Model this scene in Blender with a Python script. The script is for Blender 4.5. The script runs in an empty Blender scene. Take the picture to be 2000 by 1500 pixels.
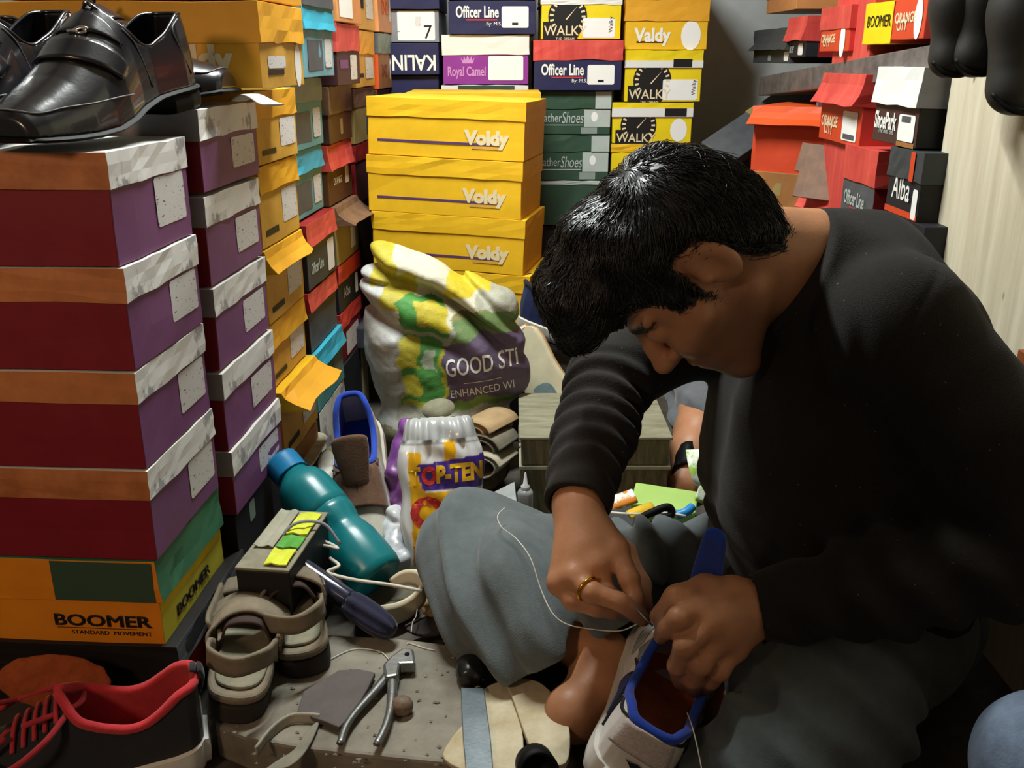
import bpy, bmesh, math, random
import numpy as np
import openvdb as vdb
from mathutils import Vector, Matrix, Euler
from mathutils.bvhtree import BVHTree
random.seed(7); RNG = np.random.default_rng(11)
C = bpy.context.scene.collection
R = math.radians
# ---------------------------------------------------------------- camera
CAM_Z, PITCH, FPX = 0.76, 19.0, 1850.0
cam_d = bpy.data.cameras.new('camera'); cam_d.sensor_width = 36.0; cam_d.lens = 36.0 * FPX / 2000.0
cam_d.clip_start = 0.02
cam = bpy.data.objects.new('camera', cam_d); C.objects.link(cam)
cam.location = (0, 0, CAM_Z); cam.rotation_euler = (R(90 - PITCH), 0, 0)
bpy.context.scene.camera = cam
# ---------------------------------------------------------------- light
W = bpy.data.worlds.new('world'); bpy.context.scene.world = W; W.use_nodes = True
W.node_tree.nodes['Background'].inputs[0].default_value = (1.0, 0.74, 0.52, 1)
W.node_tree.nodes['Background'].inputs[1].default_value = 0.12
def area(name, loc, aim, sx, sy, power, col):
    l = bpy.data.lights.new(name, 'AREA'); l.shape = 'RECTANGLE'; l.size = sx; l.size_y = sy
    l.energy = power; l.color = col
    o = bpy.data.objects.new(name, l); C.objects.link(o); o.location = loc
    o.rotation_euler = (Vector(aim) - Vector(loc)).to_track_quat('-Z', 'Y').to_euler()
    return o
area('shop_tube_light', (-0.17, 1.52, 1.545), (-0.15, 1.50, 0), 0.62, 0.04, 30.0, (0.95, 1.0, 0.97))
sl = bpy.data.lights.new('warm_fill_spot', 'SPOT'); sl.energy = 34.0; sl.color = (1.0, 0.68, 0.44); sl.spot_size = R(51); sl.spot_blend = .6; sl.shadow_soft_size = .12  # added warm fill from front left, narrow cone to brighten the left boxes
so = bpy.data.objects.new('warm_fill_spot', sl); C.objects.link(so); so.location = (-1.05, -.45, 1.25)
so.rotation_euler = (Vector((-.58, .95, .38)) - so.location).to_track_quat('-Z', 'Y').to_euler()
sc = bpy.context.scene
sc.view_settings.view_transform = 'Standard'; sc.view_settings.look = 'None'
sc.view_settings.exposure = 0.0; sc.view_settings.gamma = 1.0; sc.view_settings.use_curve_mapping = False
# ---------------------------------------------------------------- helpers
SN, CS = math.sin(R(PITCH)), math.cos(R(PITCH))
def ray(px, py):
    a = (px - 1000) / FPX; u = (750 - py) / FPX
    return a, CS + u * SN, -SN + u * CS
def P(px, py, Y):                       # point seen at a pixel of the photo at distance Y
    a, y, z = ray(px, py); k = Y / y
    return Vector((a * k, Y, CAM_Z + z * k))
def PZ(px, py, z0):                     # ... at height z0
    a, y, z = ray(px, py); k = (z0 - CAM_Z) / z
    return Vector((a * k, y * k, z0))
def PX(px, py, x0):                     # ... on the plane x = x0
    a, y, z = ray(px, py); k = x0 / a
    return Vector((x0, y * k, CAM_Z + z * k))
def lin(h):
    if isinstance(h, tuple): return h + (1,) if len(h) == 3 else h
    h = h.lstrip('#'); c = [int(h[i:i+2], 16) / 255 for i in (0, 2, 4)]
    return tuple((v / 12.92 if v <= .04045 else ((v + .055) / 1.055) ** 2.4) for v in c) + (1,)
MATS = {}
def mat(name, col, rough=.6, var=.14, scale=18, bump=0.0, bscale=180, metal=0, spec=.4, col2=None, sharp=False, attr=False,
        sss=0, trans=0, alpha=1, emit=0, coat=0, sheen=0, thr=.5, stretch=None, aniso=0):
    if name in MATS: return MATS[name]
    m = bpy.data.materials.new(name); m.use_nodes = True; nt = m.node_tree; N = nt.nodes; L = nt.links
    b = N['Principled BSDF']
    b.inputs['Roughness'].default_value = rough; b.inputs['Metallic'].default_value = metal
    b.inputs['Specular IOR Level'].default_value = spec
    b.inputs['Coat Weight'].default_value = coat; b.inputs['Sheen Weight'].default_value = sheen
    b.inputs['Subsurface Weight'].default_value = sss
    if sss: b.inputs['Subsurface Radius'].default_value = (1, .3, .2); b.inputs['Subsurface Scale'].default_value = .004
    b.inputs['Transmission Weight'].default_value = trans; b.inputs['Alpha'].default_value = alpha
    b.inputs['Anisotropic'].default_value = aniso
    tc = N.new('ShaderNodeTexCoord'); src = tc.outputs['Object']
    if stretch:
        mp = N.new('ShaderNodeMapping'); mp.inputs['Scale'].default_value = stretch
        L.new(src, mp.inputs[0]); src = mp.outputs[0]
    c = lin(col)
    nz = N.new('ShaderNodeTexNoise'); nz.inputs['Scale'].default_value = scale; nz.inputs['Detail'].default_value = 6
    nz.inputs['Roughness'].default_value = .65
    L.new(src, nz.inputs['Vector'])
    rp = N.new('ShaderNodeValToRGB'); L.new(nz.outputs['Fac'], rp.inputs[0])
    d = lin(col2) if col2 else tuple(v * (1 - var * 2) for v in c[:3]) + (1,)
    lite = c if col2 else tuple(min(1, v * (1 + var * .6)) for v in c[:3]) + (1,)
    rp.color_ramp.elements[0].color = d; rp.color_ramp.elements[1].color = lite
    a_, b_ = (thr - .02, thr + .02) if sharp else (thr - .22, thr + .2)
    rp.color_ramp.elements[0].position = a_; rp.color_ramp.elements[1].position = b_
    out = rp.outputs[0]
    if attr:
        at = N.new('ShaderNodeVertexColor'); at.layer_name = 'Col'
        mx = N.new('ShaderNodeMix'); mx.data_type = 'RGBA'; mx.blend_type = 'MULTIPLY'; mx.inputs[0].default_value = 1
        L.new(at.outputs[0], mx.inputs[6]); L.new(out, mx.inputs[7]); out = mx.outputs[2]
    L.new(out, b.inputs['Base Color'])
    if emit:
        L.new(out, b.inputs['Emission Color']); b.inputs['Emission Strength'].default_value = emit
    if bump:
        n2 = N.new('ShaderNodeTexNoise'); n2.inputs['Scale'].default_value = bscale; n2.inputs['Detail'].default_value = 4
        L.new(src, n2.inputs['Vector'])
        bp = N.new('ShaderNodeBump'); bp.inputs['Strength'].default_value = bump; bp.inputs['Distance'].default_value = .002
        L.new(n2.outputs['Fac'], bp.inputs['Height']); L.new(bp.outputs[0], b.inputs['Normal'])
    MATS[name] = m
    return m
def mk(name, V, F, m, parent=None, smooth=False, idx=None, col=None):
    me = bpy.data.meshes.new(name); me.from_pydata([tuple(v) for v in V], [], F)
    for q in (m if isinstance(m, (list, tuple)) else [m]): me.materials.append(q)
    if idx is not None: me.polygons.foreach_set('material_index', idx)
    if smooth: me.polygons.foreach_set('use_smooth', [True] * len(me.polygons))
    if col is not None: setcol(me, col)
    me.update()
    o = bpy.data.objects.new(name, me); C.objects.link(o)
    if parent is not None: o.parent = parent
    return o
def setcol(me, fn):
    V = np.empty(len(me.vertices) * 3, np.float32); me.vertices.foreach_get('co', V); V = V.reshape(-1, 3)
    c = np.ones((len(V), 4), np.float32); c[:, :3] = fn(V)
    a = me.color_attributes.new('Col', 'FLOAT_COLOR', 'POINT'); a.data.foreach_set('color', c.ravel())
def setp(o, label=None, cat=None, group=None, kind=None):
    if label: o['label'] = label
    if cat: o['category'] = cat
    if group: o['group'] = group
    if kind: o['kind'] = kind
    return o
def thing(name, label, cat, loc=(0, 0, 0), rot=(0, 0, 0), group=None):
    o = bpy.data.objects.new(name, None); C.objects.link(o); o.empty_display_size = .05
    o.location = loc
    if isinstance(rot, Matrix): o.rotation_euler = rot.to_euler()
    else: o.rotation_euler = rot
    return setp(o, label, cat, group)
def frame(fwd, up):                     # rotation matrix: local x along fwd, local z near up
    x = Vector(fwd).normalized(); z = Vector(up); z = (z - x * z.dot(x)).normalized(); y = z.cross(x)
    return Matrix((x, y, z)).transposed()
def boxgrid(lo, hi, n=(1, 1, 1), jit=0, fn=None, skip=()):
    """box made of gridded sides; tags 0 front(-y) 1 right(+x) 2 back 3 left(-x) 4 top 5 bottom"""
    V, F, T, key = [], [], [], {}
    lo = np.array(lo, float); hi = np.array(hi, float)
    def vid(i, j, k):
        if (i, j, k) not in key:
            p = lo + (hi - lo) * np.array((i / n[0], j / n[1], k / n[2]))
            if jit: p = p + RNG.normal(0, jit, 3)
            if fn: p = np.array(fn(*p))
            key[(i, j, k)] = len(V); V.append(p)
        return key[(i, j, k)]
    a, b, c = n
    def quad(q, t):
        if t not in skip: F.append([vid(*v) for v in q]); T.append(t)
    for i in range(a):
        for k in range(c):
            quad(((i, 0, k), (i+1, 0, k), (i+1, 0, k+1), (i, 0, k+1)), 0)
            quad(((i, b, k), (i, b, k+1), (i+1, b, k+1), (i+1, b, k)), 2)
    for j in range(b):
        for k in range(c):
            quad(((a, j, k), (a, j+1, k), (a, j+1, k+1), (a, j, k+1)), 1)
            quad(((0, j, k), (0, j, k+1), (0, j+1, k+1), (0, j+1, k)), 3)
    for i in range(a):
        for j in range(b):
            quad(((i, j, c), (i+1, j, c), (i+1, j+1, c), (i, j+1, c)), 4)
            quad(((i, j, 0), (i, j+1, 0), (i+1, j+1, 0), (i+1, j, 0)), 5)
    return V, F, T
def rbox(name, lo, hi, m, parent=None, bev=.002, n=(1, 1, 1), jit=0, fn=None, seg=2):
    V, F, T = boxgrid(lo, hi, n, jit, fn)
    o = mk(name, V, F, m, parent)
    if bev:
        b = o.modifiers.new('bevel', 'BEVEL'); b.width = bev; b.segments = seg; b.limit_method = 'ANGLE'
    return o
def tube(name, pts, r, m, parent=None, seg=8, cap=True, smooth=True, flat=None, cyc=False, cat=True):
    """tube along a Catmull-Rom path; r number or list; flat=(ratio, up) squashes it to a strap"""
    pts = [Vector(p) for p in pts]; n = len(pts)
    rs = list(r) if isinstance(r, (list, tuple)) else [r] * n
    Q, RR = [], []
    st = 6 if cat and n > 2 else 1
    rng = n if cyc else n - 1
    for i in range(rng):
        p1, p2 = pts[i], pts[(i+1) % n]
        p0 = pts[(i-1) % n] if (cyc or i) else p1 * 2 - p2
        p3 = pts[(i+2) % n] if (cyc or i + 2 < n) else p2 * 2 - p1
        for s in range(st):
            t = s / st
            Q.append(.5 * ((2*p1) + (p2-p0)*t + (2*p0-5*p1+4*p2-p3)*t*t + (3*p1-p0-3*p2+p3)*t**3) if st > 1 else p1)
            RR.append(rs[i] * (1-t) + rs[(i+1) % n] * t)
    if not cyc: Q.append(pts[-1]); RR.append(rs[-1])
    V, F = [], []
    up = Vector(flat[1]).normalized() if flat else None
    u = None
    m_ = len(Q)
    for i, q in enumerate(Q):
        a = Q[(i+1) % m_] if (cyc or i < m_-1) else q; b = Q[(i-1) % m_] if (cyc or i) else q
        t = (a - b).normalized()
        if up is not None: v = t.cross(up).normalized(); w = v.cross(t)
        else:
            if u is None: u = t.orthogonal().normalized()
            u = (u - t * u.dot(t)).normalized(); v = u; w = t.cross(u)
        for k in range(seg):
            an = 2 * math.pi * k / seg
            V.append(q + v * (RR[i] * math.cos(an)) + w * (RR[i] * math.sin(an) * (flat[0] if flat else 1)))
    e = m_ if cyc else m_ - 1
    for i in range(e):
        for k in range(seg):
            a, b = i * seg + k, i * seg + (k+1) % seg
            c, d = ((i+1) % m_) * seg + (k+1) % seg, ((i+1) % m_) * seg + k
            F.append((a, b, c, d))
    if cap and not cyc:
        F.append(tuple(reversed(range(seg)))); F.append(tuple((m_-1) * seg + k for k in range(seg)))
    return mk(name, V, F, m, parent, smooth)
def lathe(name, prof, m, parent=None, seg=32, smooth=True, fn=None):
    V, F = [], []
    for r, z in prof:
        for k in range(seg):
            a = 2 * math.pi * k / seg; p = (r * math.cos(a), r * math.sin(a), z)
            V.append(fn(*p) if fn else p)
    n = len(prof)
    for i in range(n-1):
        for k in range(seg): F.append((i*seg+k, i*seg+(k+1) % seg, (i+1)*seg+(k+1) % seg, (i+1)*seg+k))
    F.append(tuple(reversed(range(seg)))); F.append(tuple((n-1)*seg+k for k in range(seg)))
    o = mk(name, V, F, m, parent, smooth)
    return o
def prism(name, outline, z0, z1, m, parent=None, bev=.001, fn=None, smooth=False):
    """closed outline in local xy, z0..z1"""
    n = len(outline); V = [(x, y, z0) for x, y in outline] + [(x, y, z1) for x, y in outline]
    if fn: V = [fn(*v) for v in V]
    F = [tuple(reversed(range(n))), tuple(range(n, 2*n))] + [(i, (i+1) % n, n+(i+1) % n, n+i) for i in range(n)]
    o = mk(name, V, F, m, parent, smooth)
    if bev:
        b = o.modifiers.new('bevel', 'BEVEL'); b.width = bev; b.segments = 2; b.limit_method = 'ANGLE'
    return o
def smooth_closed(pts, k=6):
    n = len(pts); out = []
    for i in range(n):
        p0, p1, p2, p3 = (Vector(pts[(i+j-1) % n]) for j in range(4))
        for s in range(k):
            t = s / k
            out.append(tuple(.5*((2*p1)+(p2-p0)*t+(2*p0-5*p1+4*p2-p3)*t*t+(3*p1-p0-3*p2+p3)*t**3)))
    return out
def text(body, size, m, parent, loc, rot, xs=1.0, off=0.0, align='LEFT', ext=.0001, shear=0, name='lettering', bd=0):
    cu = bpy.data.curves.new(name, 'FONT'); cu.body = body; cu.size = size; cu.offset = off * size
    cu.extrude = ext; cu.bevel_depth = bd; cu.bevel_resolution = 0; cu.align_x = align; cu.shear = shear; cu.resolution_u = 3
    cu.materials.append(m)
    o = bpy.data.objects.new(name, cu); C.objects.link(o); o.parent = parent
    o.matrix_local = Matrix.Translation(loc) @ rot.to_4x4() @ Matrix.Diagonal((xs, 1, 1, 1))
    return o
# ---- signed distance modelling: smooth unions meshed in one piece
def n3(X, Y, Z, s, seed=0):             # cheap smooth pseudo noise
    a = np.sin(X*s*1.0+seed+1.3*np.sin(Y*s*.8+seed*2))*np.sin(Y*s*1.1+.7*seed+1.1*np.sin(Z*s*.9))
    b = np.sin(Z*s*1.05+1.7*seed+1.2*np.sin(X*s*.7+seed))
    return (a + b) * .5
class SDF:
    def __init__(s, lo, hi, vox):
        s.lo = np.array(lo, float); s.v = vox; s.n = np.ceil((np.array(hi) - s.lo) / vox).astype(int) + 1
        s.d = np.full(s.n, .06, np.float32)
    def blk(s, lo, hi):
        a = np.clip(np.floor((np.array(lo) - s.lo) / s.v).astype(int), 0, s.n); b = np.clip(np.ceil((np.array(hi) - s.lo) / s.v).astype(int) + 1, 0, s.n)
        sl = tuple(slice(i, j) for i, j in zip(a, b))
        ax = [(s.lo[i] + s.v * np.arange(a[i], b[i])).astype(np.float32) for i in range(3)]
        return sl, ax[0][:, None, None], ax[1][None, :, None], ax[2][None, None, :]
    def put(s, sl, q, k, op):
        d = s.d[sl]
        if d.size == 0: return
        if op == 'u':
            h = np.maximum(k - np.abs(d - q), 0) / k if k > 0 else 0
            s.d[sl] = np.minimum(d, q) - h * h * k * .25
        elif op == 's':
            q = -q; h = np.maximum(k - np.abs(d - q), 0) / k if k > 0 else 0
            s.d[sl] = np.maximum(d, q) + h * h * k * .25
    def cone(s, a, b, ra, rb, k=.012, op='u', sc=None):
        a = np.array(a, float); b = np.array(b, float); r = max(ra, rb); mg = r + k + 5 * s.v
        sl, X, Y, Z = s.blk(np.minimum(a, b) - mg, np.maximum(a, b) + mg)
        ab = b - a; L2 = max(float(ab @ ab), 1e-9)
        t = np.clip(((X-a[0])*ab[0] + (Y-a[1])*ab[1] + (Z-a[2])*ab[2]) / L2, 0, 1)
        q = np.sqrt((X-a[0]-ab[0]*t)**2 + (Y-a[1]-ab[1]*t)**2 + (Z-a[2]-ab[2]*t)**2) - (ra + (rb - ra) * t)
        s.put(sl, q, k, op)
    def chain(s, pts, rs, k=.012):
        for i in range(len(pts)-1): s.cone(pts[i], pts[i+1], rs[i], rs[i+1], k)
    def ell(s, c, r, k=.012, op='u', M=None):
        c = np.array(c, float); r = np.array(r, float); mg = r.max() + k + 5 * s.v
        sl, X, Y, Z = s.blk(c - mg, c + mg)
        x, y, z = X-c[0], Y-c[1], Z-c[2]
        if M is not None:
            M = np.array(M)
            x, y, z = (M[0][i]*x + M[1][i]*y + M[2][i]*z for i in range(3))
        k0 = np.sqrt((x/r[0])**2+(y/r[1])**2+(z/r[2])**2); k1 = np.sqrt((x/r[0]**2)**2+(y/r[1]**2)**2+(z/r[2]**2)**2)
        s.put(sl, k0*(k0-1)/np.maximum(k1, 1e-6), k, op)
    def fn(s, f, k=.004, op='u', lo=None, hi=None):
        sl, X, Y, Z = s.blk(s.lo if lo is None else lo, s.lo + s.v * s.n if hi is None else hi)
        s.put(sl, f(X, Y, Z).astype(np.float32), k, op)
    def disp(s, f, lo=None, hi=None):
        sl, X, Y, Z = s.blk(s.lo if lo is None else lo, s.lo + s.v * s.n if hi is None else hi)
        s.d[sl] += f(X, Y, Z).astype(np.float32)
    def plane(s, p, nrm, k=.004, lo=None, hi=None):      # keep the side the normal points away from
        p = np.array(p, float); nr = np.array(Vector(nrm).normalized())
        sl, X, Y, Z = s.blk(s.lo if lo is None else lo, s.lo + s.v * s.n if hi is None else hi)
        q = -((X-p[0])*nr[0] + (Y-p[1])*nr[1] + (Z-p[2])*nr[2])
        s.put(sl, q, k, 's')
    def geo(s):
        bg = 4 * s.v
        g = vdb.FloatGrid(bg); g.copyFromArray(np.clip(s.d, -bg, bg).astype(np.float32))
        pts, quads = g.convertToQuads(isovalue=0.0)
        return pts * s.v + s.lo, quads[:, ::-1]
    def mesh(s, name, m, parent=None, col=None, sm=0, inv=None):
        pts, q = s.geo()
        if inv is not None: pts = pts @ np.array(inv.to_3x3()).T + np.array(inv.translation)
        me = bpy.data.meshes.new(name)
        me.vertices.add(len(pts)); me.vertices.foreach_set('co', pts.astype(np.float32).ravel())
        me.loops.add(q.size); me.polygons.add(len(q))
        me.loops.foreach_set('vertex_index', q.astype(np.int32).ravel())
        me.polygons.foreach_set('loop_start', np.arange(0, q.size, 4, dtype=np.int32))
        me.polygons.foreach_set('loop_total', np.full(len(q), 4, np.int32))
        me.polygons.foreach_set('use_smooth', np.ones(len(q), bool))
        me.update(calc_edges=True); me.validate()
        # make normals point outward
        vol = 0; P0 = pts[q[:, 0]]; P1 = pts[q[:, 1]]; P2 = pts[q[:, 2]]
        if float(np.einsum('ij,ij->i', P0, np.cross(P1, P2)).sum()) < 0: me.flip_normals()
        for mm in (m if isinstance(m, (list, tuple)) else [m]): me.materials.append(mm)
        if col is not None: setcol(me, col)
        o = bpy.data.objects.new(name, me); C.objects.link(o)
        if parent is not None: o.parent = parent
        if sm:
            k = o.modifiers.new('smooth', 'SMOOTH'); k.iterations = sm; k.factor = .5
        return o
def bvh(o): return BVHTree.FromPolygons([v.co for v in o.data.vertices], [tuple(p.vertices) for p in o.data.polygons])
def wrap_text(body, size, m, parent, tree, o, ax, ay, off=.0008, xs=1, bold=.02, name='lettering', align='CENTER'):
    """lettering laid over a curved surface: each vertex is dropped along the print normal onto it"""
    cu = bpy.data.curves.new('t', 'FONT'); cu.body = body; cu.size = size; cu.offset = bold * size; cu.align_x = align; cu.resolution_u = 3
    t = bpy.data.objects.new('t', cu); C.objects.link(t)
    dg = bpy.context.evaluated_depsgraph_get()
    me = bpy.data.meshes.new_from_object(t.evaluated_get(dg)); bpy.data.objects.remove(t)
    bm = bmesh.new(); bm.from_mesh(me); bmesh.ops.triangulate(bm, faces=bm.faces)
    bmesh.ops.subdivide_edges(bm, edges=[e for e in bm.edges if e.calc_length() > size * .12], cuts=2, use_grid_fill=False)
    bmesh.ops.triangulate(bm, faces=bm.faces); bm.to_mesh(me); bm.free()
    o, ax, ay = Vector(o), Vector(ax).normalized(), Vector(ay).normalized(); nz = ax.cross(ay).normalized(); lastz = 0
    for v in me.vertices:
        p = o + ax * v.co.x * xs + ay * v.co.y
        h = tree.ray_cast(p + nz * .1, -nz, .2)
        v.co = h[0] + nz * off if h[0] is not None else p
    me.materials.clear(); me.materials.append(m)
    me.name = name; q = bpy.data.objects.new(name, me); C.objects.link(q); q.parent = parent
    return q
# ---------------------------------------------------------------- room
def struct(o): o['kind'] = 'structure'; return o
M_FLOOR = mat('floor_earth', '#5b554b', .9, .3, 9, .8, 40, col2='#2d2824')
M_WALLG = mat('wall_paint', '#d9dcdc', .7, .1, 5, .15, 60)
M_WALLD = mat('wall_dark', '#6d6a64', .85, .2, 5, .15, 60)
def ply():
    m = mat('plywood', '#e0d6bd', .75, .1, 6, .12, 90, stretch=(6, 6, .5), col2='#bdb092', thr=.42)
    nt = m.node_tree; N = nt.nodes; L = nt.links; b = N['Principled BSDF']
    src = b.inputs['Base Color'].links[0].from_socket
    tc = N.new('ShaderNodeTexCoord'); vo = N.new('ShaderNodeTexVoronoi'); vo.inputs['Scale'].default_value = 17
    mp = N.new('ShaderNodeMapping'); mp.inputs['Scale'].default_value = (1, 1, .5); L.new(tc.outputs['Object'], mp.inputs[0]); L.new(mp.outputs[0], vo.inputs['Vector'])
    rp = N.new('ShaderNodeValToRGB'); rp.color_ramp.elements[0].position = .05; rp.color_ramp.elements[1].position = .09
    rp.color_ramp.elements[0].color = (.08, .06, .04, 1); rp.color_ramp.elements[1].color = (1, 1, 1, 1); L.new(vo.outputs['Distance'], rp.inputs[0])
    mx = N.new('ShaderNodeMix'); mx.data_type = 'RGBA'; mx.blend_type = 'MULTIPLY'; mx.inputs[0].default_value = .9
    L.new(src, mx.inputs[6]); L.new(rp.outputs[0], mx.inputs[7]); L.new(mx.outputs[2], b.inputs['Base Color'])
    return m
M_PLY = ply()
struct(rbox('floor', (-1.0, -.3, -.06), (1.1, 2.9, 0), M_FLOOR, bev=0))
struct(rbox('wall_back', (-1.0, 2.84, 0), (1.1, 2.9, 1.7), M_WALLG, bev=0))
struct(rbox('wall_left', (-1.0, .5, 0), (-.94, 2.84, 1.7), M_WALLD, bev=0))
struct(rbox('ceiling', (-1.0, .5, 1.7), (1.1, 2.9, 1.76), M_WALLG, bev=0))
struct(rbox('wall_alcove', (1.0, .5, 0), (1.06, 2.84, 1.7), M_WALLD, bev=0))
struct(rbox('wall_right', (.635, .5, 0), (.66, 1.437, 1.7), M_PLY, bev=.001))
struct(rbox('trim_1', (.625, .5, .28), (.635, 1.12, .42), mat('trim_wood', '#8c4a22', .6, .2, 8, .1), bev=.001))
# tube light on the ceiling
t = thing('tube_light', 'white tube light fitting on the ceiling above the shop', 'light', (-.17, 1.52, 1.70))
rbox('housing', (-.36, -.03, -.05), (.36, .03, -.002), mat('enamel', '#e8e8e6', .4), t, .004)
# ---------------------------------------------------------------- shoe boxes
def cm(name, col, **k): return mat(name, col, **{**dict(rough=.55, var=.07, scale=14, bump=.08, bscale=90, spec=.35), **k})
K = dict(
 maroon=cm('card_maroon', '#7a1423'), purple=cm('card_purple', '#7d4a7a'), copper=cm('card_copper', '#c07a48', var=.12, scale=25),
 copperworn=cm('card_copper_worn', '#bf7b4c', col2='#98582f', sharp=False, scale=22), white=cm('card_white', '#e6e6e2', var=.03),
 camo=cm('card_camo', '#e9e9e6', col2='#a3a4a6', sharp=True, scale=17, thr=.44, stretch=(1, 1, .6)), grey=cm('card_grey', '#8b8b90'),
 yellow=cm('card_yellow', '#efbd22'), amber=cm('card_amber', '#e6a62a'), amberw=cm('card_amber_worn', '#dfae4a', col2='#c08f3a', scale=18),
 teal=cm('card_teal', '#37a3bd'), tealp=cm('card_teal_print', '#86a8b4', col2='#3d9cb4', scale=20), tealg=cm('card_teal_green', '#6f9f98', col2='#3f97a4', scale=20), red=cm('card_red', '#d9463e'), redd=cm('card_red_dark', '#8a1d1c'),
 redp=cm('card_red_print', '#de5a4c', col2='#c03a3a', scale=12, stretch=(3, 3, .3)), navy=cm('card_navy', '#26264f'), ink=cm('card_ink', '#22242b'), char=cm('card_charcoal', '#3f4346'),
 green=cm('card_green', '#36513f'), greenw=cm('card_green_pale', '#b9c4bd'), sage=cm('card_sage', '#8f9e94'), orange=cm('card_orange', '#e0571f'), ored=cm('card_orange_red', '#d64a28'),
 brown=cm('card_brown', '#5f3b22'), bark=cm('card_bark', '#7d5d45', var=.2, scale=30), kraft=cm('card_kraft', '#a5713f', var=.14), plum=cm('card_plum', '#4a2a2e'),
 magenta=cm('card_magenta', '#8e3596'), lemon=cm('card_lemon', '#f2d616'), lime=cm('card_lime', '#cfc93a'), khaki=cm('card_khaki', '#a3925c', col2='#8d7a44'), blk=cm('card_black', '#191514'),
 boomer=cm('card_boomer', '#df8a1c'), forest=cm('card_forest', '#3f7a5b'), slate=cm('card_slate', '#5e6266', col2='#45484c'), choc=cm('card_chocolate', '#4c3430'), tan=cm('card_tan', '#d9955a', var=.1),
 inkw=cm('print_white', '#f0efe8', var=.02), inkb=cm('print_black', '#191716'), inkr=cm('print_red', '#d23a36'), inkp=cm('print_purple', '#5b3c6d'), inks=cm('print_silver', '#b9c2bd'), inkl=cm('print_lilac', '#c98fcd'),
 st=cm('sticker', '#d9d7d6', col2='#5a575c', sharp=True, scale=150, thr=.385, stretch=(.6, .6, 1.8)), stw=cm('sticker_white', '#f4f4f0', var=.02), cream=cm('print_cream', '#ead9b0', var=.06))
def face_frame(f, w, L):
    return {'F': (Vector((-w/2, -.0006, 0)), Vector((1, 0, 0))), 'L': (Vector((-w/2-.0006, L, 0)), Vector((0, -1, 0))),
            'R': (Vector((w/2+.0006, 0, 0)), Vector((0, 1, 0)))}[f]
def plate(name, o, u, pts, m, parent, e=.0003):
    """thin printed piece on a box side, pts as (along, up) in metres"""
    n = u.cross(Vector((0, 0, 1))); V = [o + u * a + Vector((0, 0, b)) + n * e for a, b in pts]
    return mk(name, V, [tuple(range(len(V)))], m, parent)
def deco(part, f, w, L, h, items):
    o, u = face_frame(f, w, L); W_ = w if f == 'F' else L
    rot = Matrix((u, Vector((0, 0, 1)), u.cross(Vector((0, 0, 1))))).transposed()
    for n_, it in enumerate(items):
        k = it[0]; e_ = .0003 + .00012*n_
        if k in ('st', 'stw', 'bar'):
            a, b, c, d = it[1:5]; m = K[it[5]] if len(it) > 5 else K[k]
            nm = 'stripe' if k == 'bar' else 'sticker'
            r = .003 if k != 'bar' else 0
            x0, z0, x1, z1 = a*W_, b*h, c*W_, d*h
            pts = [(x0, z0), (x1, z0), (x1, z1), (x0, z1)] if not r else [(x0+r, z0), (x1-r, z0), (x1, z0+r), (x1, z1-r), (x1-r, z1), (x0+r, z1), (x0, z1-r), (x0, z0+r)]
            plate(nm, o, u, pts, m, part, e_)
        elif k == 'oval':
            a, b, rx, rz = it[1:5]
            plate('sticker', o, u, [(a*W_+rx*math.cos(t*.2618), b*h+rz*math.sin(t*.2618)) for t in range(24)], K['stw'], part, e_)
        elif k == 'tx':
            s, a, b, size, m = it[1:6]; kw = it[6] if len(it) > 6 else {}
            kw = dict(kw); fl = kw.pop('flip', False); tl = kw.pop('tilt', 0)
            rr = rot @ Matrix.Rotation(R(180 if fl else tl), 3, 'Z')
            text(s, size, K[m], part, o + u*(a*W_) + Vector((0, 0, b*h)) + u.cross(Vector((0, 0, 1)))*(.0003+e_*.8), rr, **kw)
        elif k == 'dial':
            a, b, r = it[1]*W_, it[2]*h, it[3]
            pts = [(a+r*math.cos(t*.2094), b+r*math.sin(t*.2094)) for t in range(30)]
            lg = plate('emblem', o, u, pts, K['inkb'], part)
            plate('banner', o, u, [(a-r*1.27, b-r*1.15), (a+r*.45, b-r*1.15), (a+r*.9, b-r*.3), (a+r*.2, b-r*.2), (a-r*1.27, b-r*.25)], K['inkb'], lg, .0004)
            V, F = [], []
            n = u.cross(Vector((0, 0, 1)))*.0006
            for t in range(15):
                an = R(-35 + t*17.5)
                for rr_, s_ in ((.72, -.035), (.72, .035), (.92, .045), (.92, -.045)):
                    V.append(o+u*(a+r*(rr_*math.cos(an)-s_*math.sin(an)*1.2))+Vector((0, 0, b+r*(rr_*math.sin(an)+s_*math.cos(an)*1.2)))+n)
                F.append(tuple(range(t*4, t*4+4)))
            for q in ((-.1, -.12), (-.04, -.16), (.5, .5)): V.append(o+u*(a+r*q[0])+Vector((0, 0, b+r*q[1]))+n)
            F.append((60, 61, 62)); mk('gauge_marks', V, F, K['cream'], lg)
            text('WALKY', r*.66, K['cream'], lg, o+u*(a-r*1.2)+Vector((0, 0, b-r*.9))+n*1.3, rot, off=.01, xs=.95)
            text('THE  DREAM', r*.17, K['cream'], lg, o+u*(a-r*.6)+Vector((0, 0, b-r*1.13))+n*1.3, rot)
        elif k == 'crown':
            a, b, s = it[1]*W_, it[2]*h, it[3]
            pts = [(a-s*.7, b), (a+s*.7, b)] + [(a+s*x, b+s*y) for x, y in ((.95, .75), (.6, .35), (.5, .95), (.25, .4), (0, 1.1), (-.25, .4), (-.5, .95), (-.6, .35), (-.95, .75))]
            plate('emblem', o, u, pts, K['inkl'], part)
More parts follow.
